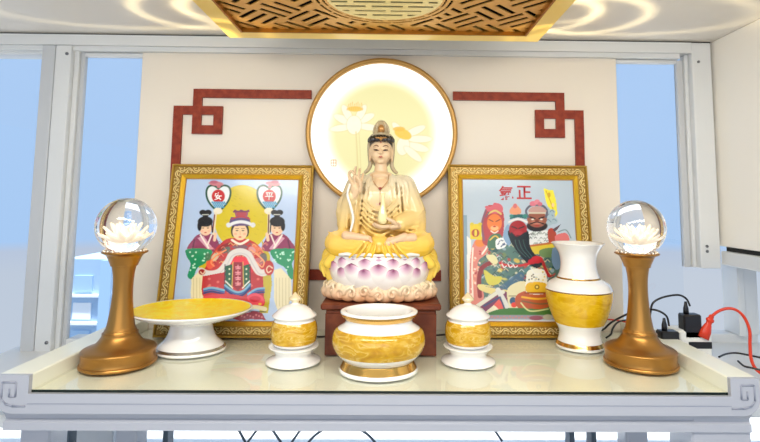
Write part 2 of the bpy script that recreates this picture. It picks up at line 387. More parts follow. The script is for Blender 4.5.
# ================================================================== CEILING LAMP WITH FRETWORK
LX0, LX1, LY0, LY1, LZ = -.322, .280, .60, 1.030, 1.866
CL = empty('ceiling_lamp', (-.02, .84, CEZ), 'gold fretwork panel lamp with round medallion hanging under the ceiling', 'ceiling lamp')
inv = Matrix.Translation((.02, -.84, -CEZ))
def cl(mb, nm, m):
    o = mb.build(nm, m, CL); o.matrix_parent_inverse = inv; return o
def slot(x, y):
    dx, dy = x+.018, y-.862; r = math.hypot(dx, dy)
    if r < .132:
        a = math.atan2(dy, dx)
        if .119 < r < .124: return (a*10) % 3.6 > .35
        if r > .104: 
            return .109 < r < .1125 and (a*7+.5) % 2.8 > .5
        if r > .098: return False
        yy = (y-.852)/.0215; k = math.floor(yy); fr = yy-k
        if fr < .36:
            xx = (dx+.5+(.032 if k % 2 else 0))/.068; return (xx % 1) < .84
        return False
    u, v = (x+y)/math.sqrt(2)+3, (x-y)/math.sqrt(2)+3; c = .072
    i, j = math.floor(u/c), math.floor(v/c); a, b = u/c-i, v/c-j
    if (i+j) % 2: a, b = b, a
    h = (i*7+j*13) % 3
    kk = math.floor(b*3); fr = b*3-kk
    if fr < .29 or fr > .71: return False
    lo, hi = (.04, .96) if (kk+h) % 2 else (.2, 1.0)
    return lo < a < hi
nx, ny = 380, 190; x0, x1, y0, y1 = LX0-.004, LX1+.004, .73, LY1+.004
verts = [(x0+(x1-x0)*i/nx, y0+(y1-y0)*j/ny) for j in range(ny+1) for i in range(nx+1)]
solid = [[not slot(x0+(x1-x0)*(i+.5)/nx, y0+(y1-y0)*(j+.5)/ny) for i in range(nx)] for j in range(ny)]
for j in range(ny):
    for i in (0, 1, 2, 3, nx-1, nx-2, nx-3, nx-4): solid[j][i] = True
q = MB(); nv = len(verts); zt, zb = LZ+.002, LZ
q.v = [(a, b, zb) for a, b in verts]+[(a, b, zt) for a, b in verts]
W_ = nx+1
for j in range(ny):
    for i in range(nx):
        if not solid[j][i]: continue
        a = j*W_+i; q.f.append([a, a+W_, a+W_+1, a+1])
        if i+1 < nx and not solid[j][i+1]: q.f.append([a+1, a+W_+1, a+W_+1+nv, a+1+nv])
        if i > 0 and not solid[j][i-1]: q.f.append([a, a+nv, a+W_+nv, a+W_])
        if j+1 < ny and not solid[j+1][i]: q.f.append([a+W_, a+W_+nv, a+W_+1+nv, a+W_+1])
        if j > 0 and not solid[j-1][i]: q.f.append([a, a+1, a+1+nv, a+nv])
q.mi = [1 if math.hypot(q.v[f_[0]][0]+.018, q.v[f_[0]][1]-.862) < .104 else 0 for f_ in q.f]; q.sm = [False]*len(q.f)
q.box(x0, x1, LY0, y0, zb, zt)
fm = mat('lamp_fretwork_gold', (222, 168, 84), .38, metal=.45)
lat = q.build('fretwork_panel', [fm, mat('medallion_pale_gold', (250, 228, 160), .4, metal=.2)], CL, fix=False); lat.matrix_parent_inverse = inv
cl(MB().box(LX0-.02, LX1+.02, LY0-.02, LY1+.02, LZ+.012, LZ+.0135), 'backing_panel', mat('dark_backing', (20, 11, 5), .9, spec=.1))
q = MB(); ow, zl = .034, 1.857
for a, b, c, d in ((LX0-ow, LX1+ow, LY1, LY1+ow), (LX0-ow, LX1+ow, LY0-ow, LY0), (LX0-ow, LX0, LY0, LY1), (LX1, LX1+ow, LY0, LY1)):
    q.box(a, b, c, d, zl, CEZ-.03)
cl(q, 'outer_frame', mat('lamp_frame_gold', (255, 222, 120), .35, metal=.15, coat=.3))
q = MB()
q.box(LX0, LX1, LY1-.004, LY1-.0005, zl+.0005, LZ+.004); q.box(LX0, LX0+.004, LY0, LY1-.004, zl+.0005, LZ+.004); q.box(LX1-.004, LX1, LY0, LY1-.004, zl+.0005, LZ+.004)
cl(q, 'inner_rim', mat('lamp_rim_gold', (176, 120, 40), .35, metal=.8))
cl(MB().box(LX0+.03, LX1-.03, LY0+.03, LY1-.03, LZ+.014, CEZ-.0005), 'lamp_housing', mat('lamp_white', (230, 224, 210), .5))

# ================================================================== RED WOOD WALL FRET
WF = empty('wall_fret', (-.028, WY, 1.7), 'red wooden fret moulding with square knots on the cream wall', 'wall moulding')
invf = Matrix.Translation((.028, -WY, -1.7))
def strip(pts, wd, nm='wood_strip'):
    q = MB()
    for (a, b), (c, d) in zip(pts[:-1], pts[1:]):
        h = wd/2; g_ = h*1.001
        if b == d: q.box(min(a, c)-h, max(a, c)+h, WY-.008, WY-.0005, b-h, b+h)
        else:
            lo, hi = min(b, d)+g_, max(b, d)-g_
            q.box(a-h, a+h, WY-.008, WY-.0005, lo, hi)
    o = q.build(nm, wood_red, WF); o.matrix_parent_inverse = invf
    return o
W2 = .0215
def fretside(s, xc):
    X = lambda u: u
    if s < 0:
        top = [[(-.215, 1.770), (-.486, 1.770)], [(-.486, 1.770), (-.486, 1.727)], [(-.533, 1.727), (-.434, 1.727)], [(-.486, 1.727), (-.486, 1.679)], [(-.434, 1.727), (-.434, 1.679)], [(-.486, 1.679), (-.434, 1.679)], [(-.533, 1.727), (-.533, 1.2)]]
    else:
        top = [[(.16, 1.771), (.418, 1.771)], [(.418, 1.771), (.418, 1.727)], [(.366, 1.727), (.4655, 1.727)], [(.418, 1.727), (.418, 1.679)], [(.366, 1.727), (.366, 1.679)], [(.366, 1.679), (.418, 1.679)], [(.4655, 1.727), (.4655, 1.2)]]
    for t_ in top: strip(t_, W2)
fretside(-1, 0); fretside(1, 0)
o = MB().box(-.2, .12, WY-.008, WY-.0005, 1.316, 1.341).build('lower_strip', wood_red, WF); o.matrix_parent_inverse = invf

# ================================================================== ROUND BACKLIT LOTUS PANEL
RC = Vector((-.0275, 1.225, 1.674)); RR = .184
RP = empty('round_light_panel', RC, 'round glowing panel with gold rim and painted lotus flowers behind the statue', 'light panel')
q = MB(); prof = [(RR-.010, 0), (RR-.010, -.012), (RR-.008, -.016), (RR, -.016), (RR+.0015, -.012), (RR+.0015, .0145), (RR-.009, .0145)]
n = 96; v = []; f = []
for r, y in prof:
    for i in range(n): a = 2*PI*i/n; v.append((r*math.cos(a), y, r*math.sin(a)))
for j in range(len(prof)-1):
    for i in range(n): k = (i+1) % n; f.append((j*n+i, j*n+k, (j+1)*n+k, (j+1)*n+i))
q.add(v, f, 0, True); q.build('gold_rim', ringgold, RP)

# ------- raster painting on a fine grid: one flat sheet, painted colours per vertex
class Paint:
    def __init__(s, U, V, bg):
        s.U, s.V = U, V; s.C = np.zeros(U.shape+(3,)); s.C[:] = lin(bg)
    def put(s, m, c, a=1.0):
        c = np.array(lin(c)); mm = (m*a)[..., None]; s.C = s.C*(1-mm)+c*mm
    def e(s, cx, cy, rx, ry, c, rot=0, a=1):
        t = math.radians(rot); x = s.U-cx; y = s.V-cy; xr = x*math.cos(t)+y*math.sin(t); yr = -x*math.sin(t)+y*math.cos(t)
        d = np.sqrt((xr/rx)**2+(yr/ry)**2); s.put(np.clip((1-d)*min(rx, ry)*1.6+.5, 0, 1), c, a)
    def p(s, pts, c, smooth=False, a=1):
        P = spl(pts, 5, True) if smooth else [tuple(x) for x in pts]
        ins = np.zeros(s.U.shape, bool); n = len(P)
        for i in range(n):
            x1, y1 = P[i]; x2, y2 = P[(i+1) % n]
            if y1 == y2: continue
            cnd = ((y1 > s.V) != (y2 > s.V)) & (s.U < (x2-x1)*(s.V-y1)/(y2-y1)+x1); ins ^= cnd
        s.put(ins.astype(float), c, a)
    def l(s, pts, w, c, smooth=True, a=1):
        P = spl(pts, 5) if smooth and len(pts) > 2 else pts; D = np.full(s.U.shape, 1e9)
        for (x1, y1), (x2, y2) in zip(P[:-1], P[1:]):
            dx, dy = x2-x1, y2-y1; L = dx*dx+dy*dy+1e-9; t = np.clip(((s.U-x1)*dx+(s.V-y1)*dy)/L, 0, 1)
            D = np.minimum(D, np.hypot(s.U-x1-t*dx, s.V-y1-t*dy))
        s.put(np.clip((w/2-D)*1.8+.5, 0, 1), c, a)
def project(P):      # world points -> drawing units of the artwork (used only to lay the artwork out on its sheet)
    Q = P-np.array([0, 0, CZ]); w_ = Q@F_; return CCX+CF*(Q@R2_)/w_, CCY-CF*(Q@U2_)/w_
def sheet(name, origin, ex, ez, wx, hz, nx, nz, bg, draw, rough, parent, emission=None, spec=.3):
    a = np.linspace(0, wx, nx+1); b = np.linspace(0, hz, nz+1); A, B = np.meshgrid(a, b)
    Pw = origin+A[..., None]*ex+B[..., None]*ez
    U, V = project(Pw); pt = Paint(U, V, bg); draw(pt, A, B)
    me = bpy.data.meshes.new(name); NV = A.size; lo = np.array(parent_inv(parent, Pw.reshape(-1, 3)))
    idx = np.arange(NV).reshape(nz+1, nx+1)
    fs = np.stack([idx[:-1, :-1], idx[:-1, 1:], idx[1:, 1:], idx[1:, :-1]], -1).reshape(-1, 4)
    me.vertices.add(NV); me.vertices.foreach_set('co', lo.ravel()); me.loops.add(fs.size); me.loops.foreach_set('vertex_index', fs.ravel().astype(np.int32))
    me.polygons.add(len(fs)); me.polygons.foreach_set('loop_start', np.arange(0, fs.size, 4, dtype=np.int32)); me.polygons.foreach_set('loop_total', np.full(len(fs), 4, np.int32))
    me.update(); ca = me.color_attributes.new('paint', 'FLOAT_COLOR', 'POINT')
    ca.data.foreach_set('color', np.concatenate([pt.C.reshape(-1, 3), np.ones((NV, 1))], 1).astype(np.float32).ravel())
    m = bpy.data.materials.new(name+'_print'); m.use_nodes = True; n = m.node_tree; b_ = n.nodes['Principled BSDF']
    at = n.nodes.new('ShaderNodeVertexColor'); at.layer_name = 'paint'; n.links.new(at.outputs[0], b_.inputs['Base Color'])
    b_.inputs['Roughness'].default_value = rough; b_.inputs['Specular IOR Level'].default_value = spec
    if emission:
        n.links.new(at.outputs[0], b_.inputs['Emission Color']); b_.inputs['Emission Strength'].default_value = emission
        b_.inputs['Base Color'].default_value = (.06, .06, .05, 1); n.links.remove(b_.inputs['Base Color'].links[0])
    me.materials.append(m)
    o = bpy.data.objects.new(name, me); col.objects.link(o); o.parent = parent; return o
def parent_inv(parent, P):
    Mx = np.array(parent.matrix_basis.inverted()); return P@Mx[:3, :3].T+Mx[:3, 3]
EX = np.array([1., 0, 0]); EZ = np.array([0., 0, 1.])
def draw_ring(pt, A, B):
    x = A-.19; z = B-.19; r = np.hypot(x, z)/RR
    base = np.array(lin((240, 232, 168))); rim = np.array([1., .985, .88])*1.5
    t = np.clip((r-.60)/.25, 0, 1)[..., None]; t = t*t*(3-2*t); pt.C = base*(1-t)+rim*t
    W = (250, 246, 222); G = (246, 196, 50); L = (226, 206, 132)
    # left lotus
    for dx, dy, rx, ry, ro in ((-10, -2, 12, 4.6, 25), (10, -3, 12, 4.6, -25), (-7, -9, 10, 4.4, 60), (7, -9, 10, 4.4, -60), (-13, 6, 12, 4, -8), (14, 5, 12, 4, 8), (0, 3, 8, 10, 0)):
        pt.e(354+dx, 122+dy, rx, ry, L, ro, .5); pt.e(354+dx, 122+dy, rx-.8, ry-.8, W, ro, .9)
    pt.e(355, 109, 8, 2.6, G, 0, .9)
    for i in range(8): pt.l([(347+i*2.2, 110), (349+i*1.8, 104-(i % 3))], .8, (244, 180, 60), False, .7)
    pt.l([(356, 132), (357, 150), (358, 172)], 1.6, L, True, .7); pt.l([(359, 133), (360, 150), (361, 172)], 1, L, True, .6)
    for dx, dy, rx, ry, ro in ((13, 13, 13, 4.6, 15), (11, -3, 12, 4.4, -25), (16, 5, 13, 4.2, 0), (-1, 12, 7, 10, 10), (9, 20, 12, 4.4, 40), (-6, -5, 9, 4, 50)):
        pt.e(404+dx, 134+dy, rx, ry, L, ro, .5); pt.e(404+dx, 134+dy, rx-.8, ry-.8, W, ro, .85)
    pt.e(403, 134, 9, 5, (252, 196, 20), 22, .95); pt.e(399, 129, 6, 2.4, (250, 184, 20), 0, .9)
    for s_ in (0,): 
        pt.l([(331, 160), (336, 160), (336, 166), (331, 166), (331, 160)], .9, (236, 130, 84), False, .9); pt.l([(333.5, 160), (333.5, 166)], .8, (236, 130, 84), False, .8); pt.l([(331, 163), (336, 163)], .8, (236, 130, 84), False, .8)
lp = sheet('lotus_artwork', np.array([RC.x-.19, RC.y-.002, RC.z-.19]), EX, EZ, .38, .38, 300, 300, (250, 240, 180), draw_ring, .4, RP, emission=1.0)
# cut the sheet to a disc
import bmesh
b = bmesh.new(); b.from_mesh(lp.data)
bmesh.ops.delete(b, geom=[v_ for v_ in b.verts if math.hypot(v_.co.x, v_.co.z) > RR-.006], context='VERTS'); b.to_mesh(lp.data); b.free()
q = MB(); n = 64
q.add([(math.cos(2*PI*i/n)*(RR-.009), .012, math.sin(2*PI*i/n)*(RR-.009)) for i in range(n)], [list(range(n))]); q.build('back_plate', whitep, RP, fix=False)

# ================================================================== PICTURES
def run(fn, *a): fn(*a)
FM = .034
def picture(xl, xr, ybot, ytop, ztop, label, draw, bgc, texts):
    root = empty('framed_picture', ((xl+xr)/2, ybot, 1.2), label, 'picture', 'framed deity pictures')
    th = math.atan2(ytop-ybot, ztop-1.2); root.rotation_euler = (-th, 0, 0)
    H = math.hypot(ytop-ybot, ztop-1.2); W = xr-xl
    bpy.context.view_layer.update()
    hw = W/2
    # moulding profile (distance from outer edge, height toward viewer)
    prof = [(0, .002), (0, .010), (.003, .013), (.005, .010), (.006, .008), (.024, .008), (.0255, .011), (.034, .004), (.034, -.002)]
    mi = [1, 1, 1, 0, 0, 2, 2, 2]
    def loopv(d, h): return [(-hw+d, -h, d), (hw-d, -h, d), (hw-d, -h, H-d), (-hw+d, -h, H-d)]
    q = MB(); v = []
    for d, h in prof: v += loopv(d, h)
    f = []
    for j in range(len(prof)-1):
        for i in range(4): f.append((j*4+i, j*4+(i+1) % 4, (j+1)*4+(i+1) % 4, (j+1)*4+i))
    k = 0
    q.v = v; q.f = [list(a) for a in f]; q.mi = [mi[i//4] for i in range(len(f))]; q.sm = [False]*len(f)
    q.box(-hw, hw, -.002, .010, 0, H, 3)
    q.build('frame_moulding', [gold_dk, gold_fr, gold_br, stand_m], root)
    # scroll vine relief along each side
    q = MB(); q2 = MB()
    def side(p0, p1, nrm):
        p0 = Vector(p0); p1 = Vector(p1); L = (p1-p0).length; d = (p1-p0)/L; nn = Vector(nrm)
        nw = max(2, round(L/.036)); pts = []
        for i in range(nw*10+1):
            t = i/10/nw; pts.append(p0+d*L*t+nn*.0055*math.sin(t*nw*2*PI)+Vector((0, -.0095, 0)))
        q.tube(pts, .0014, 5, up=(0, 1, 0))
        for i in range(nw*2):
            t = (i+.5)/(nw*2); c = p0+d*L*t; s_ = 1 if i % 2 == 0 else -1
            cc = c-nn*.003*s_+Vector((0, -.0095, 0)); pp = []
            for k in range(12): a = k/11*1.6*PI; rr = .0056*(1-k/16); pp.append(cc+d*rr*math.cos(a)*1.2+nn*s_*rr*math.sin(a)*.9)
            q.tube(pp, .0013, 5, up=(0, 1, 0))
            for sg in (-1, 1):
                c3 = c+nn*.0058*s_*-1+d*sg*.006+Vector((0, -.009, 0)); q.ell(c3, (.0018, .0014, .0018), 6, 4)
        nb = int(L/.0042)
        for i in range(nb):
            c = p0+d*L*(i+.5)/nb-nn*.0125+Vector((0, -.0125, 0)); q2.ell(c, (.0016, .0015, .0016), 5, 4)
    m_ = .015
    side((-hw+m_, 0, m_), (hw-m_, 0, m_), (0, 0, 1)); side((-hw+m_, 0, H-m_), (hw-m_, 0, H-m_), (0, 0, -1))
    side((-hw+m_, 0, m_), (-hw+m_, 0, H-m_), (1, 0, 0)); side((hw-m_, 0, m_), (hw-m_, 0, H-m_), (-1, 0, 0))
    q.build('scrollwork', gold_pale, root, fix=False); q2.build('beading', gold_fr, root, fix=False)
    q = MB(); a = .0335; 
    for x0_, x1_, z0_, z1_ in ((-hw+a, hw-a, a, a+.0022), (-hw+a, hw-a, H-a-.0022, H-a), (-hw+a, -hw+a+.0022, a, H-a), (hw-a-.0022, hw-a, a, H-a)):
        q.box(x0_, x1_, -.0045, -.003, z0_, z1_)
    q.build('inner_fillet', mat('fillet_brown', (150, 104, 40), .5), root)
    Mw = np.array(root.matrix_basis); ez = Mw[:3, 2]; org = Mw[:3, :3]@np.array([-hw+.033, -.003, .033])+Mw[:3, 3]
    art = sheet('artwork', org, EX, ez, W-.066, H-.066, 250, 310, bgc, draw, .18, root, spec=.5)
    # red or white lettering, thin raised glyphs
    for ch, u, v_, hpx, c in texts:
        cu = bpy.data.curves.new('t', 'FONT'); cu.body = ch; cu.size = 1; cu.align_x = 'CENTER'; cu.offset = .018
        to = bpy.data.objects.new('t', cu); col.objects.link(to); dg = bpy.context.evaluated_depsgraph_get(); dg.update()
        me = bpy.data.meshes.new_from_object(to.evaluated_get(dg)); bpy.data.objects.remove(to)
        co = np.array([vv.co[:] for vv in me.vertices]); mn, mx = co.min(0), co.max(0); s_ = (hpx/CF*1.2)/max(mx[1]-mn[1], 1e-6)
        # local position of glyph centre
        d = ray(u, v_); Pn = Mw[:3, 1]; P0 = org-np.array([0, 0, CZ]); t = (P0@Pn)/(d@Pn); Wp = d*t+np.array([0, 0, CZ])
        lc = np.linalg.inv(Mw)@np.append(Wp, 1)
        for vv in me.vertices:
            x, y = (vv.co.x-(mn[0]+mx[0])/2)*s_, (vv.co.y-(mn[1]+mx[1])/2)*s_; vv.co = (lc[0]+x, -.0036, lc[2]+y)
        me.materials.clear(); me.materials.append(mat('glyph_%d_%d_%d' % c, c, .4)); o = bpy.data.objects.new('lettering', me); col.objects.link(o); o.parent = root
    return root
RED = (190, 38, 40); DRED = (140, 24, 34); SK = (236, 196, 160)
def draw_lady(p, A, B):
    rg = np.random.RandomState(3)
    Y = (208, 186, 30); p.e(242, 218, 28, 33, Y)
    for i in range(60): a = rg.rand()*6.28; r = rg.rand()**.5; p.l([(242+r*25*math.cos(a), 218+r*29*math.sin(a)), (242+r*25*math.cos(a)+2, 218+r*29*math.sin(a)+1)], .6, (178, 156, 20), False, .6)
    p.p([(204, 240), (199, 262), (199, 300), (207, 303), (209, 262), (212, 244)], (196, 176, 34)); p.p([(262, 240), (270, 255), (272, 285), (268, 313), (259, 313), (262, 270)], (190, 172, 40))
    def fan(cx, bx):
        G = (16, 74, 52)
        h = [(cx, 188.5), (cx-5, 185.5), (cx-10, 187), (cx-12, 193), (cx-10, 201), (cx-4, 208.5), (cx, 210), (cx+4, 208.5), (cx+10, 201), (cx+12.3, 193), (cx+10.5, 187), (cx+5, 185.5)]
        p.p(h, (226, 230, 232), True); p.l(h+[h[0]], 2, G)
        p.e(cx, 196.3, 6.6, 6.8, RED)
        for r in range(4):
            for k in range(-3+r//2, 4-r//2): p.e(cx+k*2+(r % 2), 202.3+r*1.6, .95, .95, (70, 150, 190))
        p.e(bx, 183.6, 7.5, 2.3, (196, 120, 130), 5); p.e(bx+(2 if bx > 240 else -2), 182, 4, 1.6, (178, 92, 112)); p.e(cx+.5, 186.5, 1.8, 1.6, (200, 110, 120))
        p.e(cx-.5, 211, 4.5, 3.2, (230, 222, 200))
    fan(218.3, 216); fan(269.3, 273)
    p.l([(215.5, 213), (213, 236)], 2.6, (228, 214, 184), False); p.l([(214.6, 215), (212.6, 232)], 1.3, (110, 28, 30), False)
    p.l([(269, 213), (268.5, 238)], 2.6, (228, 214, 184), False); p.l([(268.8, 215), (268.3, 234)], 1.3, (90, 28, 34), False)
    def maid(cx, s):
        p.p([(cx-6*s, 234), (cx-13*s, 240), (cx-17*s, 250), (cx+13*s, 251), (cx+12*s, 240), (cx+6*s, 234)], (138, 48, 88), True)
        p.p([(cx-2*s, 236), (cx+8*s, 249), (cx+3*s, 250), (cx-8*s, 238)], (206, 150, 170)); p.l([(cx-5*s, 235), (cx+3*s, 248)], 1.6, (236, 224, 214), False); p.l([(cx+6*s, 235), (cx+2*s, 245)], 1.4, (236, 224, 214), False)
        p.l([(cx-11*s, 240), (cx-13*s, 249)], 1.4, (88, 24, 60), False)
        p.p([(cx-18*s, 249), (cx-19*s, 256), (cx-15*s, 264), (cx-18*s, 276), (cx-13*s, 279), (cx-8*s, 268), (cx+1*s, 262), (cx+6*s, 250)], (30, 140, 92), True)
        for i in range(26):
            x = cx+(-17+22*rg.rand())*s; y = 251+rg.rand()*20
            if y > 262 and (cx-x)*s < 8: continue
            p.e(x, y, .8, .8, (190, 236, 214))
        p.p([(cx-14*s, 279), (cx-4*s, 268), (cx+3*s, 270), (cx+3*s, 300), (cx-2*s, 314), (cx-8*s, 312), (cx-15*s, 296)], (226, 216, 178))
        for k in range(5): p.l([(cx+(-12+3.2*k)*s, 278), (cx+(-12+3.2*k)*s, 306)], .6, (176, 160, 110), False, .7)
        p.e(cx, 228.5, 6.2, 7, SK); p.e(cx-.2*s, 221.5, 7.6, 5.2, (18, 16, 22)); p.e(cx-6*s, 226, 2.2, 5, (18, 16, 22)); p.l([(cx+6*s, 222), (cx+6.8*s, 232)], 1.3, (18, 16, 22), False)
        p.e(cx-2.6, 212.5, 3.6, 2.8, (18, 16, 22)); p.e(cx+2.6, 212.5, 3.6, 2.8, (18, 16, 22)); p.e(cx, 215.6, 3, 2, (18, 16, 22)); p.l([(cx-3, 214.6), (cx+3, 214.6)], .8, (210, 210, 200), False)
        for d in (-2.4, 2.4): p.e(cx+d, 228, 1, .5, (40, 30, 30)); p.l([(cx+d-1.4, 226.3), (cx+d+1.4, 226.3)], .4, (60, 40, 36), False)
        p.e(cx, 232.5, 1.2, .6, (190, 50, 50)); p.e(cx-3.4, 231, 1.3, 1, (240, 160, 140), 0, .6); p.e(cx+3.4, 231, 1.3, 1, (240, 160, 140), 0, .6)
        p.l([(cx+9*s, 240), (cx+10*s, 234)], 3, SK, False)
    maid(205.5, 1); maid(277, -1)
    # robe
    p.p([(231, 238), (221, 243), (212, 254), (208, 263), (203, 274), (204, 298), (230, 303), (250, 303), (262, 298), (263, 276), (270, 270), (262, 250), (250, 240)], (186, 42, 40), True)
    for c_, x, y, rx, ry, ro in (((224, 96, 58), 219, 252, 9, 3, -40), ((120, 20, 28), 224, 247, 8, 2.4, -30), ((206, 190, 160), 215, 257, 5, 3, -50), ((60, 100, 90), 226, 250, 5, 2.6, -30), ((226, 120, 80), 258, 250, 9, 3, 45), ((210, 150, 150), 252, 250, 4, 3, 40), ((90, 100, 96), 263, 258, 4, 5, 0), ((200, 110, 110), 258, 262, 5, 4, 0), ((110, 84, 100), 240, 247, 8, 2, 0), ((60, 110, 96), 232, 252, 5, 2, -20), ((226, 90, 60), 210, 264, 4, 5, 0), ((70, 110, 80), 208, 257, 3, 4, 0)):
        p.e(x, y, rx, ry, c_, ro, .9)
    for k in range(60):
        x = 210+rg.rand()*54; y = 243+rg.rand()*24; p.l([(x, y), (x+2, y-1.5), (x+4, y+.5)], .6, [(236, 196, 120), (90, 20, 30), (230, 140, 120), (60, 90, 96)][k % 4], True, .8)
    p.l([(251, 250), (260, 257), (264, 262), (262, 267), (256, 262)], 1.4, (236, 160, 110)); p.l([(226, 250), (216, 256), (211, 262), (214, 266)], 1.4, (236, 140, 90))
    fur = [(201, 271), (209, 274), (219, 272), (227, 263), (232, 254.5), (240, 251.5), (248, 254.5), (253, 263), (259, 272), (266, 272), (268, 266)]
    p.p([(226, 270), (232, 257), (248, 257), (254, 270), (250, 276), (230, 276)], (206, 36, 50)); p.p([(230, 262), (240, 256), (250, 262), (247, 272), (233, 272)], (224, 40, 60), True)
    p.l(fur, 6.6, (214, 208, 206)); p.l([(x, y+1.6) for x, y in fur[1:-1]], 1, (176, 170, 176), True, .6)
    p.p([(204, 276), (226, 272), (227, 292), (205, 296)], (178, 36, 36)); p.p([(250, 272), (263, 277), (264, 297), (248, 292)], (178, 36, 36))
    for k in range(14): x = 207+rg.rand()*54; y = 277+rg.rand()*15; p.e(x, y, 1.4, 1.2, (214, 110, 96), 0, .8)
    for x, s in ((229, 1), (246, -1)):
        p.p([(x-3.6, 266+1*s*0), (x+3.4, 264), (x+3.6, 284), (x+3, 289), (x-3.6, 287)], (22, 84, 52))
        for k in range(3): p.e(x+.4, 269+k*5, .8, .9, (220, 226, 190))
        p.l([(x-3.6*s, 281), (x+3.4*s, 288)], 1.2, (226, 226, 220), False)
        p.l([(x-4*s, 264.5), (x-4.6*s, 290)], .9, (14, 20, 40), False)
    p.p([(233.5, 262), (242.5, 262), (243, 286), (238, 291), (232.5, 286)], (140, 22, 36)); p.l([(233, 262), (232, 287)], .7, (224, 180, 90), False); p.l([(243, 262), (243.6, 287)], .7, (224, 180, 90), False)
    for k in range(4):
        y = 267+k*5.4; p.l([(235.6, y), (240.4, y)], 1, (232, 150, 160), False); p.l([(238, y-1.8), (238, y+1.8)], .9, (232, 150, 160), False); p.l([(236, y+1.8), (240.2, y+1.6)], .9, (232, 150, 160), False)
    for c_, dy in (((28, 90, 160), 0), ((20, 40, 100), 2.2), ((120, 170, 200), -1.8)):
        p.l([(225, 287+dy), (232, 292+dy), (238, 294+dy), (244, 292+dy), (250, 286+dy)], 1.9, c_)
        p.l([(204, 291+dy), (212, 289.5+dy), (224, 292+dy)], 1.9, c_); p.l([(248, 296+dy), (256, 291+dy), (264, 290+dy)], 1.9, c_)
    p.p([(205, 296), (228, 294), (252, 298), (263, 296), (263, 306), (240, 306), (206, 304)], (198, 50, 50), True); p.p([(247, 297), (255, 293), (263, 297), (263, 305), (252, 304)], (222, 70, 86), True); p.e(255, 299, 6, 3, (200, 30, 50))
    p.l([(206, 305), (240, 309), (254, 307), (265, 309)], 4, (222, 212, 176)); p.l([(206, 309), (236, 312), (248, 311), (266, 312)], .9, (30, 40, 36)); p.e(260, 304, 1.6, 1, (230, 190, 60)); p.e(269, 268, 5, 7.5, (180, 44, 36)); p.l([(271, 271), (268, 272.5), (266.6, 269), (269, 266), (272.4, 268)], 1.1, (236, 200, 170))
    p.e(202, 272, 3.4, 3, (150, 30, 30)); p.l([(200.5, 272), (203, 274), (205, 271)], 1, (236, 200, 170))
    p.p([(225, 316), (236, 312), (246, 313), (254, 311), (262, 313), (266, 320), (250, 319), (240, 321)], (150, 24, 40))
    for k in range(12): p.e(230+k*2.9, 315+(k % 3), .9, .9, (220, 120, 120))
    # head
    p.e(233.5, 231, 2.6, 6, (30, 24, 30)); p.e(246.5, 231, 2.6, 6, (30, 24, 30)); p.e(240, 232, 7.4, 8.2, (240, 200, 160)); p.l([(232, 240), (240, 244), (248, 240)], 2.2, (236, 226, 206))
    for d in (-3, 3): p.e(240+d, 230.6, 1.3, .6, (30, 24, 24)); p.l([(240+d-1.7, 228.6), (240+d+1.7, 228.6)], .5, (50, 34, 30), False); p.e(240+d*1.5, 234, 1.6, 1.2, (240, 150, 130), 0, .6)
    p.e(240, 237, 1.5, .7, (200, 40, 50)); p.l([(240, 231), (240.3, 234.6)], .5, (206, 150, 120), False)
    p.p([(231, 217), (249, 217), (252, 226), (228, 226)], (96, 76, 120)); p.p([(234, 210.5), (249, 210.5), (247, 218), (236, 218)], (150, 84, 108)); p.e(241.5, 214, 5, 3, (176, 70, 80)); p.l([(232, 219), (241, 216.4), (250, 219)], 1.2, (186, 60, 66)); p.l([(233, 221), (248, 221)], 1, (70, 90, 150))
    p.l([(229, 225.6), (234, 223), (241, 221.8), (248, 223), (253, 225.6)], 3, (224, 224, 226)); p.e(228.6, 225, 2.4, 2.4, (216, 216, 222)); p.e(253, 225, 2.4, 2.4, (216, 216, 222))
    p.p([(233, 211), (235, 209.6), (238, 211), (241, 209.4), (245, 211), (249, 209.6), (250, 212), (233, 212.6)], (120, 60, 90))
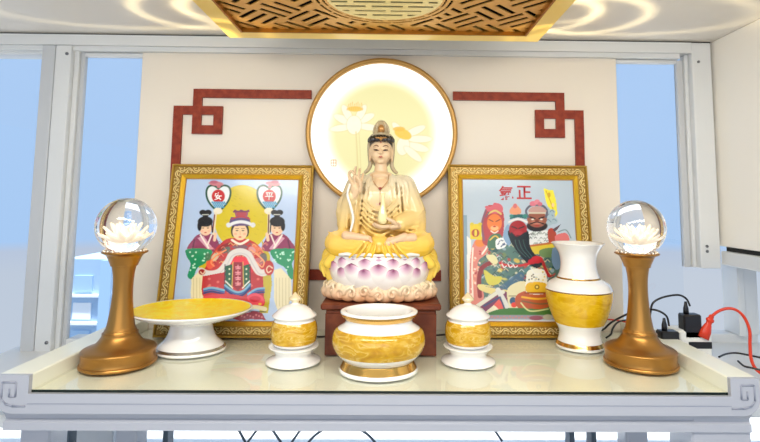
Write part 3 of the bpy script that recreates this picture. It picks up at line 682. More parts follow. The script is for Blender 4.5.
def draw_warriors(p, A, B):
    rg = np.random.RandomState(5)
    p.p([(463, 215), (467, 215), (468, 318), (463, 318)], (134, 158, 172)); p.p([(467, 236), (471, 240), (472, 318), (467, 318)], (230, 228, 220))
    # yellow blade / flag
    p.p([(543.5, 188), (549, 190), (553, 190), (556, 200), (557.5, 214), (554, 219), (550, 212), (546, 202)], (234, 222, 60)); p.l([(546, 191), (551, 203), (555, 216)], .8, (196, 150, 30)); p.e(549, 195, 1.6, 2.6, (200, 160, 40)); p.e(553, 205, 1.3, 2, (240, 200, 150))
    # grey cloud at right
    for x, y, r in ((545, 210, 5), (550, 216, 5), (554, 221, 4), (548, 222, 5), (552, 212, 3.4)): p.e(x, y, r, r*.8, (160, 180, 190)); p.l([(x-r*.6, y), (x, y-r*.5), (x+r*.6, y)], .7, (100, 124, 140))
    # body base
    p.p([(479, 240), (488, 236), (505, 240), (530, 240), (550, 238), (562, 246), (564, 262), (558, 290), (552, 310), (486, 316), (476, 290), (476, 262)], (84, 116, 104), True)
    cols = [(206, 196, 96), (60, 96, 110), (196, 120, 90), (214, 206, 170), (110, 130, 80), (120, 70, 50), (150, 170, 180), (40, 80, 80), (190, 70, 60), (90, 130, 130), (220, 190, 80)]
    for i in range(220):
        x = 482+rg.rand()*74; y = 243+rg.rand()*62; p.e(x, y, 1.0+rg.rand()*2.4, .7+rg.rand()*1.4, cols[rg.randint(len(cols))], rg.rand()*180, .85)
    for i in range(200):
        x = 482+rg.rand()*72; y = 243+rg.rand()*62; p.l([(x, y), (x+2, y-1.6), (x+4.5, y+.6)], .6, [(30, 50, 56), (232, 224, 180), (230, 230, 224), (120, 40, 40)][i % 4], True, .8)
    # left hanging sleeve
    p.p([(474, 242), (482, 238), (489, 244), (486, 254), (478, 262), (479, 280), (484, 296), (478, 312), (470, 306), (470, 262)], (214, 128, 112), True); p.l([(473, 248), (472, 270), (473, 300)], 1.4, (240, 226, 210)); p.e(480, 243, 5, 4, (226, 130, 40)); p.l([(484, 239), (487, 246), (482, 254)], 1.6, (240, 226, 210))
    for i in range(26): x = 471+rg.rand()*11; y = 250+rg.rand()*54; p.e(x, y, 1.3, .9, [(236, 170, 140), (180, 60, 60), (240, 210, 190)][i % 3], rg.rand()*90)
    p.l([(492, 262), (482, 268), (479, 280), (480, 296)], 4.4, (136, 34, 30)); p.l([(489, 258), (494, 262)], 4, (150, 40, 34), False)
    p.p([(486, 256), (494, 255), (498, 262), (493, 264)], (222, 214, 160), True)
    p.p([(484, 270), (494, 276), (502, 277), (498, 284), (488, 284)], (206, 196, 70), True)
    p.p([(480, 284), (512, 290), (528, 284), (526, 291), (508, 297), (482, 291)], (222, 206, 130), True)
    p.p([(484, 286), (512, 290), (524, 280), (520, 272), (500, 286)], (66, 100, 130), True, .8)
    # lap diagonals
    p.p([(478, 303), (500, 288), (510, 294), (524, 312), (482, 314)], (120, 60, 90)); p.p([(488, 311), (499, 299), (508, 310)], (226, 96, 84)); p.p([(484, 313), (494, 305), (504, 314)], (230, 220, 190))
    p.l([(476, 307), (498, 292), (503, 292)], 4, (220, 218, 200), False); p.l([(498, 290), (509, 310)], 5, (216, 216, 208), False); p.l([(484, 306), (500, 297), (505, 310)], 1.6, (60, 76, 110), False)
    p.p([(508, 288), (526, 282), (520, 308), (510, 308)], (222, 214, 170), True); p.e(513, 301, 3.4, 4, (60, 90, 120)); p.e(514, 305, 3, 2.6, (220, 70, 50)); p.l([(509, 296), (517, 296)], .8, (110, 80, 60), False)
    # gold helmet object and red tiers
    p.p([(516, 296), (530, 290), (548, 292), (556, 300), (552, 311), (520, 309)], (184, 88, 50), True); p.l([(522, 301), (540, 304), (554, 302)], 1.6, (120, 96, 60)); p.l([(522, 297), (538, 299), (554, 297)], 1.8, (232, 180, 50))
    p.p([(529, 270), (544, 270), (547, 280), (546, 293), (527, 293), (526, 280)], (232, 230, 214), True)
    for i in range(34): p.e(528+rg.rand()*17, 271+rg.rand()*19, .8, .8, [(90, 84, 70), (220, 190, 60), (190, 196, 190)][i % 3])
    p.p([(528, 283), (545, 283), (546, 292), (527, 292)], (226, 180, 50), True); p.e(537, 287, 2.4, 2.4, (130, 96, 30)); p.e(537, 287, 1.2, 1.2, (240, 220, 120)); p.l([(525, 293), (547, 293)], 1.6, (150, 70, 40), False)
    # grass and base
    p.p([(486, 314), (500, 309), (520, 308), (540, 309), (556, 306), (558, 316), (486, 316)], (70, 120, 54), True); p.l([(521, 303), (530, 311), (548, 309)], 1.3, (212, 216, 150))
    p.l([(485, 317), (560, 317)], 4, (150, 146, 156), False)
    for k in range(24): p.e(486+k*3, 316.8+(k % 2), 1, .9, (196, 130, 130))
    p.e(536, 318, 7, 2.4, (150, 84, 96)); p.e(548, 317, 5, 2.6, (190, 186, 160)); p.l([(464, 322), (570, 322)], 3.2, (238, 238, 238), False)
    # left man
    p.p([(489, 205), (484, 216), (482, 240), (488, 246), (500, 244), (504, 226), (502, 210)], (176, 60, 62), True); p.l([(486, 210), (482, 224), (484, 240)], 2.2, (130, 80, 96)); p.p([(490, 236), (500, 234), (503, 246), (488, 248)], (70, 110, 80), True); p.l([(490, 240), (496, 236), (502, 244)], 1.2, (230, 190, 70))
    p.e(494.5, 223, 7.4, 9, (230, 122, 52)); p.e(494.5, 228, 4, 2.4, (240, 180, 120)); p.l([(489, 219.5), (493, 221.5)], .9, (60, 30, 20), False); p.l([(500, 219.5), (496, 221.5)], .9, (60, 30, 20), False); p.l([(491, 231), (494.5, 233), (498, 231)], 1, (240, 226, 210)); p.e(494.5, 226.5, 1.6, .8, (190, 40, 30))
    p.p([(485, 206.5), (492, 206), (494, 203), (500, 204), (503, 208), (501, 213), (490, 213)], (206, 96, 106), True); p.l([(488, 214), (495, 210.6), (501, 214)], 1.6, (214, 196, 110)); p.l([(486, 217), (489, 212)], 1.2, (90, 90, 110), False)
    p.p([(470, 224), (481, 224), (482, 240), (470, 239)], (222, 196, 40)); p.e(475.5, 233, 4, 4, (190, 80, 40)); p.e(475.5, 233, 2, 3, (236, 206, 60)); p.l([(474, 230), (474, 236)], .8, (120, 30, 40), False); p.l([(477.4, 230), (477.4, 236)], .8, (120, 30, 40), False); p.e(472, 224, 2, 1.6, (210, 190, 50)); p.e(480, 224, 2, 1.6, (210, 190, 50))
    p.p([(496, 240), (504, 238), (506, 246), (497, 249)], (230, 232, 230), True)
    for i in range(12): p.e(497+rg.rand()*8, 240+rg.rand()*7, .7, .7, (50, 70, 110))
    p.p([(503, 236), (508, 224), (511, 236), (509, 246)], (130, 160, 190), True)
    # right man
    p.p([(527, 232), (549, 231), (552, 245), (530, 247), (526, 240)], (222, 224, 222), True)
    for i in range(40): x = 528+rg.rand()*22; y = 232+rg.rand()*14; p.l([(x, y), (x+1.2, y-1.2), (x+2.4, y)], .6, [(90, 110, 100), (160, 170, 160), (60, 70, 60)][i % 3])
    p.p([(548, 230), (554, 229), (557, 238), (553, 246), (549, 243)], (170, 62, 44), True); p.p([(555, 236), (566, 233), (569, 241), (558, 244)], (214, 110, 110), True); p.p([(553, 229), (561, 224), (557, 230), (554, 232)], (80, 60, 70)); p.l([(558, 232), (566, 230), (571, 238)], 1, (110, 130, 130))
    p.p([(528, 247), (553, 244), (556, 252), (530, 254)], (214, 190, 60), True); p.l([(530, 246), (552, 243)], 2, (190, 110, 60), False); p.p([(540, 250), (554, 248), (556, 256), (542, 257)], (110, 140, 90), True)
    p.e(537, 226, 10.6, 5.6, (34, 22, 20)); p.e(537, 219, 10, 8.4, (150, 88, 66)); p.e(537, 222.5, 5.4, 2, (190, 120, 96)); p.l([(530, 224), (537, 222), (544, 224)], 1.3, (26, 18, 18)); p.e(537, 225.5, 3, 1, (170, 60, 50))
    p.l([(530, 217), (535, 218.6)], 1.2, (20, 16, 16), False); p.l([(544, 217), (539, 218.6)], 1.2, (20, 16, 16), False); p.e(532.6, 219.4, 1.3, .7, (236, 226, 210)); p.e(541.4, 219.4, 1.3, .7, (236, 226, 210)); p.e(537, 220.6, 2, 1.4, (120, 60, 44))
    p.l([(528, 217), (526, 211), (530, 206), (537, 205), (544, 206.5), (547, 212), (546, 217)], 2.2, (96, 96, 110)); p.p([(529, 212), (532, 207), (542, 207), (546, 212)], (190, 150, 140), True); p.l([(529, 213), (545, 213)], 1.5, (206, 196, 170), False); p.e(533, 203.6, 3.4, 2.6, (214, 116, 132)); p.e(537, 202, 3, 2.6, (220, 130, 140)); p.e(540, 204, 2.4, 2, (206, 110, 126))
    # centre man
    p.p([(509, 230), (527, 230), (530, 246), (536, 258), (542, 264), (536, 268), (526, 262), (516, 250), (510, 240)], (16, 24, 22), True)
    for k in range(4): p.l([(512+k*4, 236), (514+k*4, 246), (522+k*4, 256+k)], .6, (60, 90, 80))
    p.e(518, 229, 9, 8.6, (160, 24, 30)); p.e(518, 235, 5.4, 4.6, (176, 40, 44)); p.l([(512, 226.6), (517, 228.4)], 1.2, (30, 10, 12), False); p.l([(524, 226.6), (519, 228.4)], 1.2, (30, 10, 12), False); p.e(518, 236, 2.6, 1, (90, 10, 16)); p.l([(511, 233), (515, 235)], .6, (90, 10, 14), False)
    for x in (512, 524): p.e(x, 240, 1, 2.2, (190, 150, 100))
    p.l([(509, 222), (518, 219), (527, 222)], 1.8, (226, 220, 214)); p.p([(510, 219), (513, 214.5), (523, 214.5), (527, 219), (518, 217.4)], (36, 96, 96), True); p.e(525, 216, 2.6, 2, (60, 130, 120)); p.e(511.4, 216, 2, 1.6, (60, 130, 120)); p.p([(509.6, 210), (514, 205), (515.6, 203.4), (518, 206), (521, 210), (520, 214), (511, 214)], (226, 150, 110), True); p.e(515, 206, 2, 2.4, (206, 110, 110))
    # sash, hand
    p.l([(500, 263), (508, 265.6), (520, 265.6), (534, 262.5)], 2.4, (196, 40, 36)); p.p([(511, 232), (517, 237), (526, 232), (528, 240), (533, 252), (542, 261), (536, 266), (525, 260), (516, 250), (511, 241)], (16, 24, 22), True)
    for k in range(3): p.l([(515+k*4, 240), (518+k*4, 249), (526+k*4, 257+k)], .6, (60, 90, 80))
    for x in (504, 510, 515): p.l([(x-2, 264), (x, 267.4), (x+2.4, 266)], .9, (240, 232, 226))
    p.e(537, 259.6, 6, 3.7, (196, 20, 26)); p.e(532, 261.6, 4, 2.6, (196, 20, 26)); p.l([(543, 262), (545, 268), (549, 276)], 3, (170, 40, 40)); p.l([(531, 268), (535, 274), (542, 273)], 1, (230, 230, 224))
    p.p([(553, 248), (561, 250), (563, 262), (557, 270), (552, 262)], (120, 150, 180), True); p.l([(556, 246), (564, 256), (561, 270)], 1.6, (206, 120, 90))
pic_l = picture(-.529, -.1905, 1.160, 1.218, 1.590, 'gold framed picture of a red robed lady between two fan bearing maids, left of statue', draw_lady, (176, 196, 226),
    [('安', 218.3, 196.2, 7.6, (240, 236, 236)), ('平', 269.3, 196.2, 7.6, (240, 236, 236))])
pic_r = picture(.134, .472, 1.174, 1.218, 1.596, 'gold framed picture of three bearded warriors under red characters, right of statue', draw_warriors, (178, 192, 204),
    [('氣', 506, 193, 14.5, (178, 30, 34)), ('正', 524, 192.5, 13.5, (178, 30, 34))])

# ================================================================== CERAMICS  (profiles in metres via local scale)
def pot(cu, Y, rows, shift=0):
    """rows: (half-width px, image row, material) at the depth Y of the axis -> (r, z-1.2, material)"""
    k = Y/CF*.985
    return [(a[0]*k, zat(a[1], Y, cu)-1.2, a[2] if len(a) > 2 else 0) for a in rows]
def Yc_(u, v): d = ray(u, v); return d[1]*(1.2-CZ)/d[2]
def xof(u, v, Y): return atY(u, v, Y).x
def smoothprof(rows, n=4):
    P = [(r[0], r[1]) for r in rows]; out = []
    for i in range(len(P)-1):
        a, b, c, d = P[max(i-1, 0)], P[i], P[i+1], P[min(i+2, len(P)-1)]
        for k in range(n):
            t = k/n; f = lambda j: .5*((2*b[j])+(-a[j]+c[j])*t+(2*a[j]-5*b[j]+4*c[j]-d[j])*t*t+(-a[j]+3*b[j]-3*c[j]+d[j])*t**3)
            out.append((max(f(0), .0003), f(1), rows[i][2]))
    out.append(rows[-1]); return out
# --- incense burner
Yc = Yc_(378, 370.5)
rows = [(36, 370.5, 0), (37.6, 370, 0), (37.8, 368, 0), (36.8, 366.2, 1), (34.2, 361, 1), (33.4, 358.5, 0), (36.5, 356, 0), (40.5, 351.5, 2), (44, 345, 2), (44.8, 338, 2), (43, 330.5, 2), (39.6, 327, 0), (34.5, 323.5, 0), (32.4, 320.5, 0), (33.6, 317.6, 1), (36.8, 314, 1), (37.6, 311.8, 0), (37, 310, 0), (33, 309.6, 0), (31, 312, 0), (30, 318, 0), (32, 326, 0), (39, 336, 0), (38, 348, 0)]
k = Yc/CF; base = zat(370.5, Yc)
prof = [(r*k, zat(v_, Yc)-base, m_) for r, v_, m_ in rows]
prof = smoothprof(prof, 3)
IB = empty('incense_burner', (xof(378.4, 371, Yc), Yc, 1.2), 'round white porcelain incense burner with amber marbled belly in front of statue', 'incense burner')
def split_lathe(parent, prof, names, mats, n=64, sy=1.0):
    """build each material run of the profile as its own part"""
    runs = []; cur = [prof[0]]; cm = prof[0][2]
    for a, b in zip(prof[:-1], prof[1:]):
        cur.append(b)
        if b[2] != cm: runs.append((cm, cur)); cur = [b]; cm = b[2]
    if len(cur) > 1: runs.append((cm, cur))
    q = MB(); q.lathe([(r, z) for r, z, _ in prof], n=n, cap=False, sy=sy)
    k0 = len(q.v)//n; q.f.append(list(range(n))[::-1]); q.mi.append(0); q.sm.append(False)
    q.build(names[0], mats[0], parent)
    for cm, rr in runs:
        if not cm: continue
        q = MB(); q.lathe([(r+.0005*(1 if z_ == 0 else 1), z, 0) if names[cm] != 'marbled_top' else (r, z+.0004, 0) for z_, (r, z, _) in enumerate(rr)], n=n, cap=False, sy=sy)
        if names[cm] == 'marbled_top': q.f.append([len(q.v)-n+i for i in range(n)]); q.mi.append(0); q.sm.append(False)
        q.build(names[cm], mats[cm], parent)
split_lathe(IB, prof, ['bowl', 'gold_band', 'marbled_band'], [porc, goldline, oglaze], sy=.86)
q = MB(); q.lathe([(.070, .072), (.01, .073)], n=40, cap=True, sy=.86); q.build('ash_fill', mat('pale_ash', (226, 218, 196), .9), IB)
# --- lidded water cups
def cup(u, v, Y, label):
    k = Y/CF; r = empty('offering_cup', (xof(u, v, Y), Y, 1.2), label, 'cup', 'lidded offering cups'); base = zat(361, Y)
    Zp = lambda vv: zat(vv, Y)-base
    pr = smoothprof([(25.4, Zp(361), 0), (26.4, Zp(360.3), 0), (25, Zp(358.6), 0), (18.5, Zp(355.5), 0), (17.5, Zp(352.5), 0), (20.5, Zp(348.5), 0), (23.4, Zp(346), 0), (23.6, Zp(344.8), 0), (21, Zp(344.8), 0), (14, Zp(345.4), 0)], 3)
    q = MB(); q.lathe([(a*k, z) for a, z, _ in pr], n=48); q.build('saucer', porc, r)
    pr = smoothprof([(15, Zp(345.8), 0), (19.4, Zp(343.4), 0), (20.6, Zp(340.4), 1), (22, Zp(333), 1), (21.4, Zp(325), 1), (19.5, Zp(320), 0), (18.6, Zp(318), 0)], 3)
    pr = [(a*k, z, m) for a, z, m in pr]; split_lathe(r, pr, ['cup_body', 'gold', 'x'], [porc, oglaze, oglaze], 48)
    for c in children(r):
        if c.name.split('.')[0] == 'gold': c.name = 'marbled_band'
    pr = smoothprof([(18.6, Zp(320), 0), (19.4, Zp(317.4), 0), (21.4, Zp(315), 0), (18.6, Zp(312.4), 0), (14.5, Zp(308.5), 0), (9, Zp(305.4), 0), (4.4, Zp(304), 0), (3, Zp(302.5), 0)], 3)
    q = MB(); q.lathe([(a*k, z) for a, z, _ in pr], n=48); q.build('lid', porc, r)
    q = MB(); q.lathe([(3*k, Zp(303)), (3.2*k, Zp(301.6)), (6*k, Zp(299.4)), (5.8*k, Zp(298)), (3.4*k, Zp(295.6)), (.5*k, Zp(292.2))], n=16); q.build('finial', mat('pale_gold_glaze', (244, 226, 186), .15, metal=.3), r)
    q = MB(); q.lathe([(19.9*k, Zp(341.6)), (20.6*k, Zp(341.1)), (20.9*k, Zp(340.4))], n=48, cap=False); q.build('gold_line', goldline, r)
    return r
cup(293.4, 363, Yc_(293, 361), 'small lidded amber marbled cup on white saucer, left of the incense burner')
cup(468, 363, Yc_(468, 361), 'small lidded amber marbled cup on white saucer, right of the incense burner')
# --- vase
Yv = Yc_(580, 346.5); k = Yv/CF; base = zat(346.5, Yv); Zp = lambda vv: zat(vv, Yv)-base
rows = [(21.6, 346.5, 0), (22.4, 346, 0), (22.6, 343.5, 1), (20.8, 340, 0), (19.2, 333, 0), (20, 328, 0), (23, 322, 2), (27.5, 311, 2), (31, 298, 2), (31.4, 289.5, 1), (31.2, 288.3, 0), (28, 282, 0), (20.8, 277.5, 1), (19.8, 276, 0), (17.6, 270, 0), (16.8, 262, 0), (18.6, 252, 0), (24, 244, 0), (25.4, 242.6, 0), (24, 242.6, 0), (17, 250, 0), (15, 262, 0), (16, 275, 0)]
VS = empty('flower_vase', (xof(580, 347, Yv), Yv, 1.2), 'tall white porcelain vase with broad yellow marbled band, right of warriors picture', 'vase')
pr = smoothprof([(a*k, Zp(b_), m_) for a, b_, m_ in rows], 3)
split_lathe(VS, pr, ['vase_body', 'gold_line', 'marbled_band'], [porc, goldline, yglaze])
# --- fruit plate
Yp = Yc_(190, 348)-.012; k = Yp/CF; base = zat(348, Yp); Zp = lambda vv: zat(vv, Yp)-base
FP = empty('fruit_plate', (xof(190.5, 348, Yp), Yp, 1.2), 'footed white fruit plate with bright yellow marbled top, before the left picture', 'footed plate')
k2 = k*.97
pr = smoothprof([(33, Zp(348), 0), (34.2, Zp(347), 0), (33.6, Zp(345), 1), (31.5, Zp(342.8), 0), (24, Zp(335), 0), (20.5, Zp(325), 0), (21.5, Zp(320), 0), (34, Zp(317.5), 0), (51, Zp(312), 0), (58, Zp(308), 0), (58.6, Zp(306.6), 0), (57.8, Zp(306.2), 0), (56.4, Zp(306.6), 2), (50, Zp(308.2), 2), (30, Zp(310.5), 2), (2, Zp(311.2), 2)], 3)
split_lathe(FP, [(a*k2, z, m) for a, z, m in pr], ['plate_body', 'silver_line', 'marbled_top'], [porc, mat('silver_line', (190, 184, 176), .2, metal=.9), yglaze2], sy=.88)

# ================================================================== CRYSTAL BALL LAMPS
cg = bpy.data.materials.new('crystal_glass'); cg.use_nodes = True; b_ = cg.node_tree.nodes['Principled BSDF']
b_.inputs['Transmission Weight'].default_value = 1; b_.inputs['Roughness'].default_value = 0; b_.inputs['IOR'].default_value = 1.5; b_.inputs['Base Color'].default_value = (1, 1, 1, 1)
eng = mat('engraving_glow', (255, 244, 226), .6, emit=(255, 238, 206), estr=.6)
def petal(mb, ang, L, wd, tilt, r0, z0, curl=.35, c=(0, 0), thick=.05, m=0, sy=1.0, n=6, tipsplit=None):
    # pointed cupped petal growing outward/upward from radius r0
    ca, sa = math.cos(ang), math.sin(ang); v = []; f = []; rows_ = []
    for j in range(n+1):
        t = j/n; wv = wd*(math.sin(PI*min(t*.62+.18, 1))**1.0)*(1-t**4)**.8 if t < 1 else 0
        el = tilt+curl*t; d = L*t
        # integrate along curve
        rr = r0+sum(L/20*math.cos(tilt+curl*(s_/20)) for s_ in range(int(20*t))); zz = z0+sum(L/20*math.sin(tilt+curl*(s_/20)) for s_ in range(int(20*t)))
        for s_ in (-1, -.5, 0, .5, 1):
            x = rr-.25*wv*(1-abs(s_))*0+.28*wv*s_*s_*-1*0; off = wv*s_/2
            dep = (1-s_*s_)*wd*.18
            px = rr+dep*math.sin(el); pz = zz-dep*math.cos(el)
            v.append((c[0]+px*ca-off*sa, c[1]+(px*sa+off*ca)*sy, pz))
    for j in range(n):
        for i in range(4): a = j*5+i; f.append((a, a+1, a+6, a+5))
    # thickness: back copy
    N = len(v); v2 = [(x*(1-thick*.0), y, z-thick*wd) for x, y, z in v]
    f2 = [tuple(reversed([i+N for i in q_])) for q_ in f]
    rim = []
    for j in range(n): rim.append((j*5, (j+1)*5, (j+1)*5+N, j*5+N)); rim.append((j*5+4, j*5+4+N, (j+1)*5+4+N, (j+1)*5+4))
    rim.append((0, N, N+4, 4))
    mb.add(v+v2, f+f2+rim, m, True)
def balllamp(u, v, Y, ub, label):
    k = Y/CF; base = zat(363.5, Y); Zp = lambda vv: zat(vv, Y)-base
    r = empty('crystal_ball_lamp', (xof(u, v, Y), Y, 1.2), label, 'crystal ball lamp', 'crystal ball lamps on gold pedestals')
    def L(nm, rows, mt, sub=3, n=64):
        q = MB(); q.lathe([(a*k, z) for a, z, _ in smoothprof([(a, Zp(b), 0) for a, b in rows], sub)], n=n); return q.build(nm, mt, r)
    L('base_disc', [(32, 363.5), (33.6, 362.8), (33.8, 361.2), (33, 359.8)], bronze)
    L('stepped_foot', [(32.6, 359.8), (32, 357), (32.4, 350.5), (32.8, 348.6), (30.6, 346.6), (24.5, 344.5), (20, 341), (16, 335), (15.8, 332)], bronze)
    L('pedestal_column', [(15.2, 332), (14, 330), (13.8, 329), (13, 328.6), (10.8, 315), (9.3, 300), (8.9, 287), (9.4, 276), (10.6, 268), (11.2, 266)], bronze)
    L('cup_holder', [(12.2, 266), (12.4, 264.6), (14.2, 260), (16.4, 255.5), (20.2, 253.4), (20.6, 252), (19.4, 251.6)], bronze)
    q = MB()
    for i in range(22):
        a = 2*PI*i/22; q.ell((math.cos(a)*18.4*k, math.sin(a)*18.4*k, Zp(251)), (1.2*k, 1.2*k, 1.1*k), 8, 6)
    q.build('rhinestone_ring', mat('rhinestone', (250, 240, 220), .1, metal=.6), r)
    rb = 27.4*k; bz = Zp(252.6)+rb*.92
    q = MB(); q.ell((0, 0, bz), (rb, rb, rb), 64, 40); ball = q.build('crystal_ball', cg, r)
    q = MB(); s_ = rb*.62; z0 = bz-rb*.36
    for nn, Lf, tl, cu, off in ((9, .98, .10, .55, 0), (9, .92, .45, .5, .35), (8, .85, .80, .4, .1), (6, .72, 1.1, .3, .5), (4, .6, 1.35, .1, .2)):
        for i in range(nn): petal(q, 2*PI*i/nn+off, s_*Lf, s_*.36, tl, s_*.06, z0, cu, thick=.06)
    q.build('engraved_lotus', eng, r, fix=False)
    return r
balllamp(118.5, 365, Yc_(119, 363.5), 127, 'gold crystal ball lamp with glowing lotus, beside the left window')
balllamp(640.5, 365, Yc_(641, 363.5), 633, 'gold crystal ball lamp with glowing lotus, beside the black chargers')

# ================================================================== WOOD STAND
ST = empty('statue_stand', (-.0205, 1.10, 1.2), 'dark red wooden stand with recessed waist under the statue', 'stand')
q = MB(); hx, hy = .121, .072
q.bbox(-hx, hx, -hy, hy, .089, .102, .003); q.build('top_board', stand_m, ST)
q = MB(); q.bbox(-hx+.01, hx-.01, -hy+.008, hy-.008, .080, .0891, .002); q.build('waist', stand_m, ST)
q = MB()
# body with arched feet
hx2, hy2 = .112, .064
poly = [(-hx2, 0), (-hx2, .0805), (hx2, .0805), (hx2, 0), (hx2-.03, 0), (hx2-.04, .012), (-hx2+.04, .012), (-hx2+.03, 0)]
q.prism(poly, -hy2, hy2); q.build('stand_body', stand_m, ST)
for o_ in (children(ST)): pass
ZST = 1.302

# ================================================================== GUANYIN STATUE
SP = .00215
SX = empty('bodhisattva_statue', (-.026, 1.10, ZST), 'seated porcelain bodhisattva in cream and yellow robe on lotus throne', 'statue')
def S(p): return (p[0]*SP, p[1]*SP, p[2]*SP)
class SM(MB):
    def e_(s, c, r, rot=None, n=24, m=16): return s.ell(S(c), tuple(x*SP for x in r), n, m, rot=rot)
    def c_(s, a, b, r0, r1=None): return s.cap(S(a), S(b), r0*SP, (r0 if r1 is None else r1)*SP)
    def t_(s, pts, r, n=8, closed=False, sub=6):
        P = spl(pts, sub, closed); rr = [x*SP for x in np.interp(np.linspace(0, 1, len(P)), np.linspace(0, 1, len(r)), r)] if isinstance(r, (list, tuple)) else r*SP
        return s.tube([S(p) for p in P], rr, n, closed=closed, up=(.1, .2, .97))
def glaze(name, stops, rough=.22, axis='Z'):
    m = bpy.data.materials.new(name); m.use_nodes = True; n = m.node_tree; b_ = n.nodes['Principled BSDF']
    b_.inputs['Roughness'].default_value = rough; b_.inputs['Coat Weight'].default_value = .3
    b_.inputs['Subsurface Weight'].default_value = 0
    t = n.nodes.new('ShaderNodeTexCoord'); sx = n.nodes.new('ShaderNodeSeparateXYZ'); no = n.nodes.new('ShaderNodeTexNoise'); no.inputs['Scale'].default_value = 22
    ad = n.nodes.new('ShaderNodeMath'); ad.operation = 'MULTIPLY_ADD'; ad.inputs[1].default_value = .03; mr_ = n.nodes.new('ShaderNodeMapRange')
    lo, hi = stops[0][0]*SP, stops[-1][0]*SP; mr_.inputs[1].default_value = lo+.015; mr_.inputs[2].default_value = hi+.015
    n.links.new(t.outputs['Object'], sx.inputs[0]); n.links.new(t.outputs['Object'], no.inputs['Vector']); n.links.new(no.outputs[0], ad.inputs[0]); n.links.new(sx.outputs[axis], ad.inputs[2]); n.links.new(ad.outputs[0], mr_.inputs[0])
    r = n.nodes.new('ShaderNodeValToRGB'); e = r.color_ramp.elements
    for i, (z, c) in enumerate(stops):
        p = (z-stops[0][0])/(stops[-1][0]-stops[0][0])
        x = e[0] if i == 0 else (e[1] if i == len(stops)-1 else e.new(p)); x.position = p; x.color = (*lin(c), 1)
    n.links.new(mr_.outputs[0], r.inputs[0]); n.links.new(r.outputs[0], b_.inputs['Base Color']); return m
robe_m = glaze('cream_to_yellow_robe_glaze', [(40, (244, 194, 34)), (56, (244, 200, 48)), (70, (236, 190, 56)), (84, (220, 188, 90)), (98, (206, 194, 158)), (135, (212, 206, 188))])
skin_m = mat('pale_bisque_skin', (222, 190, 150), .4)
# --- robed body
q = SM()
q.e_((0, 4, 62), (34, 20, 20)); q.c_((0, 5, 66), (0, 4, 98), 24, 22); q.e_((0, 4, 104), (27, 15, 20)); q.e_((-19, 4, 112), (13, 12, 11)); q.e_((19, 4, 112), (13, 12, 11)); q.c_((0, 4, 112), (0, 4, 130), 10, 6.4)
# right arm (viewer left): shoulder, elbow, raised forearm
q.c_((-24, 3, 110), (-33, -2, 84), 12, 12); q.c_((-33, -3, 80), (-27, -16, 100), 11, 7.5)
q.p = None
q.c_((-35, -3, 92), (-38, -6, 72), 9, 5); q.c_((-30, -12, 98), (-36, -8, 70), 7, 6); q.c_((-25, -14, 98), (-24, -16, 66), 4, 4.5)
# left arm (viewer right)
q.c_((24, 3, 110), (34, 0, 84), 12.5, 12.5); q.c_((34, -2, 78), (20, -20, 74), 12, 8.5); q.c_((36, 0, 78), (34, -6, 62), 11, 12)
# legs folded
for s in (-1, 1):
    q.c_((s*14, -2, 54), (s*42, -10, 54), 15, 12.5); q.c_((s*40, -14, 53), (s*8, -28, 51), 12, 9.5); q.e_((s*42, -8, 53), (11.5, 15, 12.5))
q.e_((0, -6, 48), (49, 28, 5)); q.e_((0, -26, 53), (18, 8, 9)); q.e_((0, -29, 49), (28, 6, 4))
# drapery folds: legs
for s in (-1, 1):
    for i in range(6):
        z = 62-i*3.6
        q.t_([(s*(10+i*1.5), -35+abs(i-2)*.5, z+2), (s*26, -31.5+abs(i-1.5)*1.0, z-4-i*.2), (s*40, -24+abs(i-1.5)*1.2, z-1), (s*51, -12+abs(i-1.5), z+3)], [.8, 1.5, 1.4, .7])
    for i in range(4): q.t_([(s*(2+i*4), -38, 58), (s*(4+i*5.5), -38.5, 50), (s*(7+i*7), -36.5, 42.5)], [.8, 1.5, 1.2])
# folds: chest drapery U-swags at waist
for i in range(6):
    z = 90-i*4.6; wd = 17+i*.5
    q.t_([(-wd, -14, z+8), (-wd*.55, -20.5-i*.5, z), (0, -22-i*.7, z-4), (wd*.55, -20.5-i*.5, z), (wd, -14, z+8)], [1, 1.4, 1.5, 1.4, 1])
# lapels down the front
for s in (-1, 1):
    for i in range(5):
        x = 9+i*4.2; q.t_([(s*(7+i*2.4), -1-i*.2, 126-i*1.5), (s*x, -10.5+i*.5, 114), (s*(x+2), -15+i*1.1, 98), (s*(x+3.5), -16+i*1.4, 80)], [.9, 1.4, 1.5, 1.1])
    for i in range(4): q.t_([(s*(22+i*3), -8+i*1.5, 106-i*3), (s*(27+i*3), -12+i*2, 94), (s*(30+i*3), -13+i*2, 80)], [.8, 1.3, .9])
# sleeve folds right arm of viewer
for i in range(5): q.t_([(44-i*1, -7, 88-i*4), (37, -13-i*1.0, 82-i*4.0), (25, -19-i*.8, 80-i*3.4)], [.8, 1.3, .9])
for i in range(4): q.t_([(-22-i*4.6, -21+i*2.6, 96-i), (-24-i*4, -21.5+i*2.6, 84), (-23-i*4.6, -19+i*2, 68)], [.8, 1.4, 1])
body = sculpt(q, 'robed_body', robe_m, SX, .0021, 3)
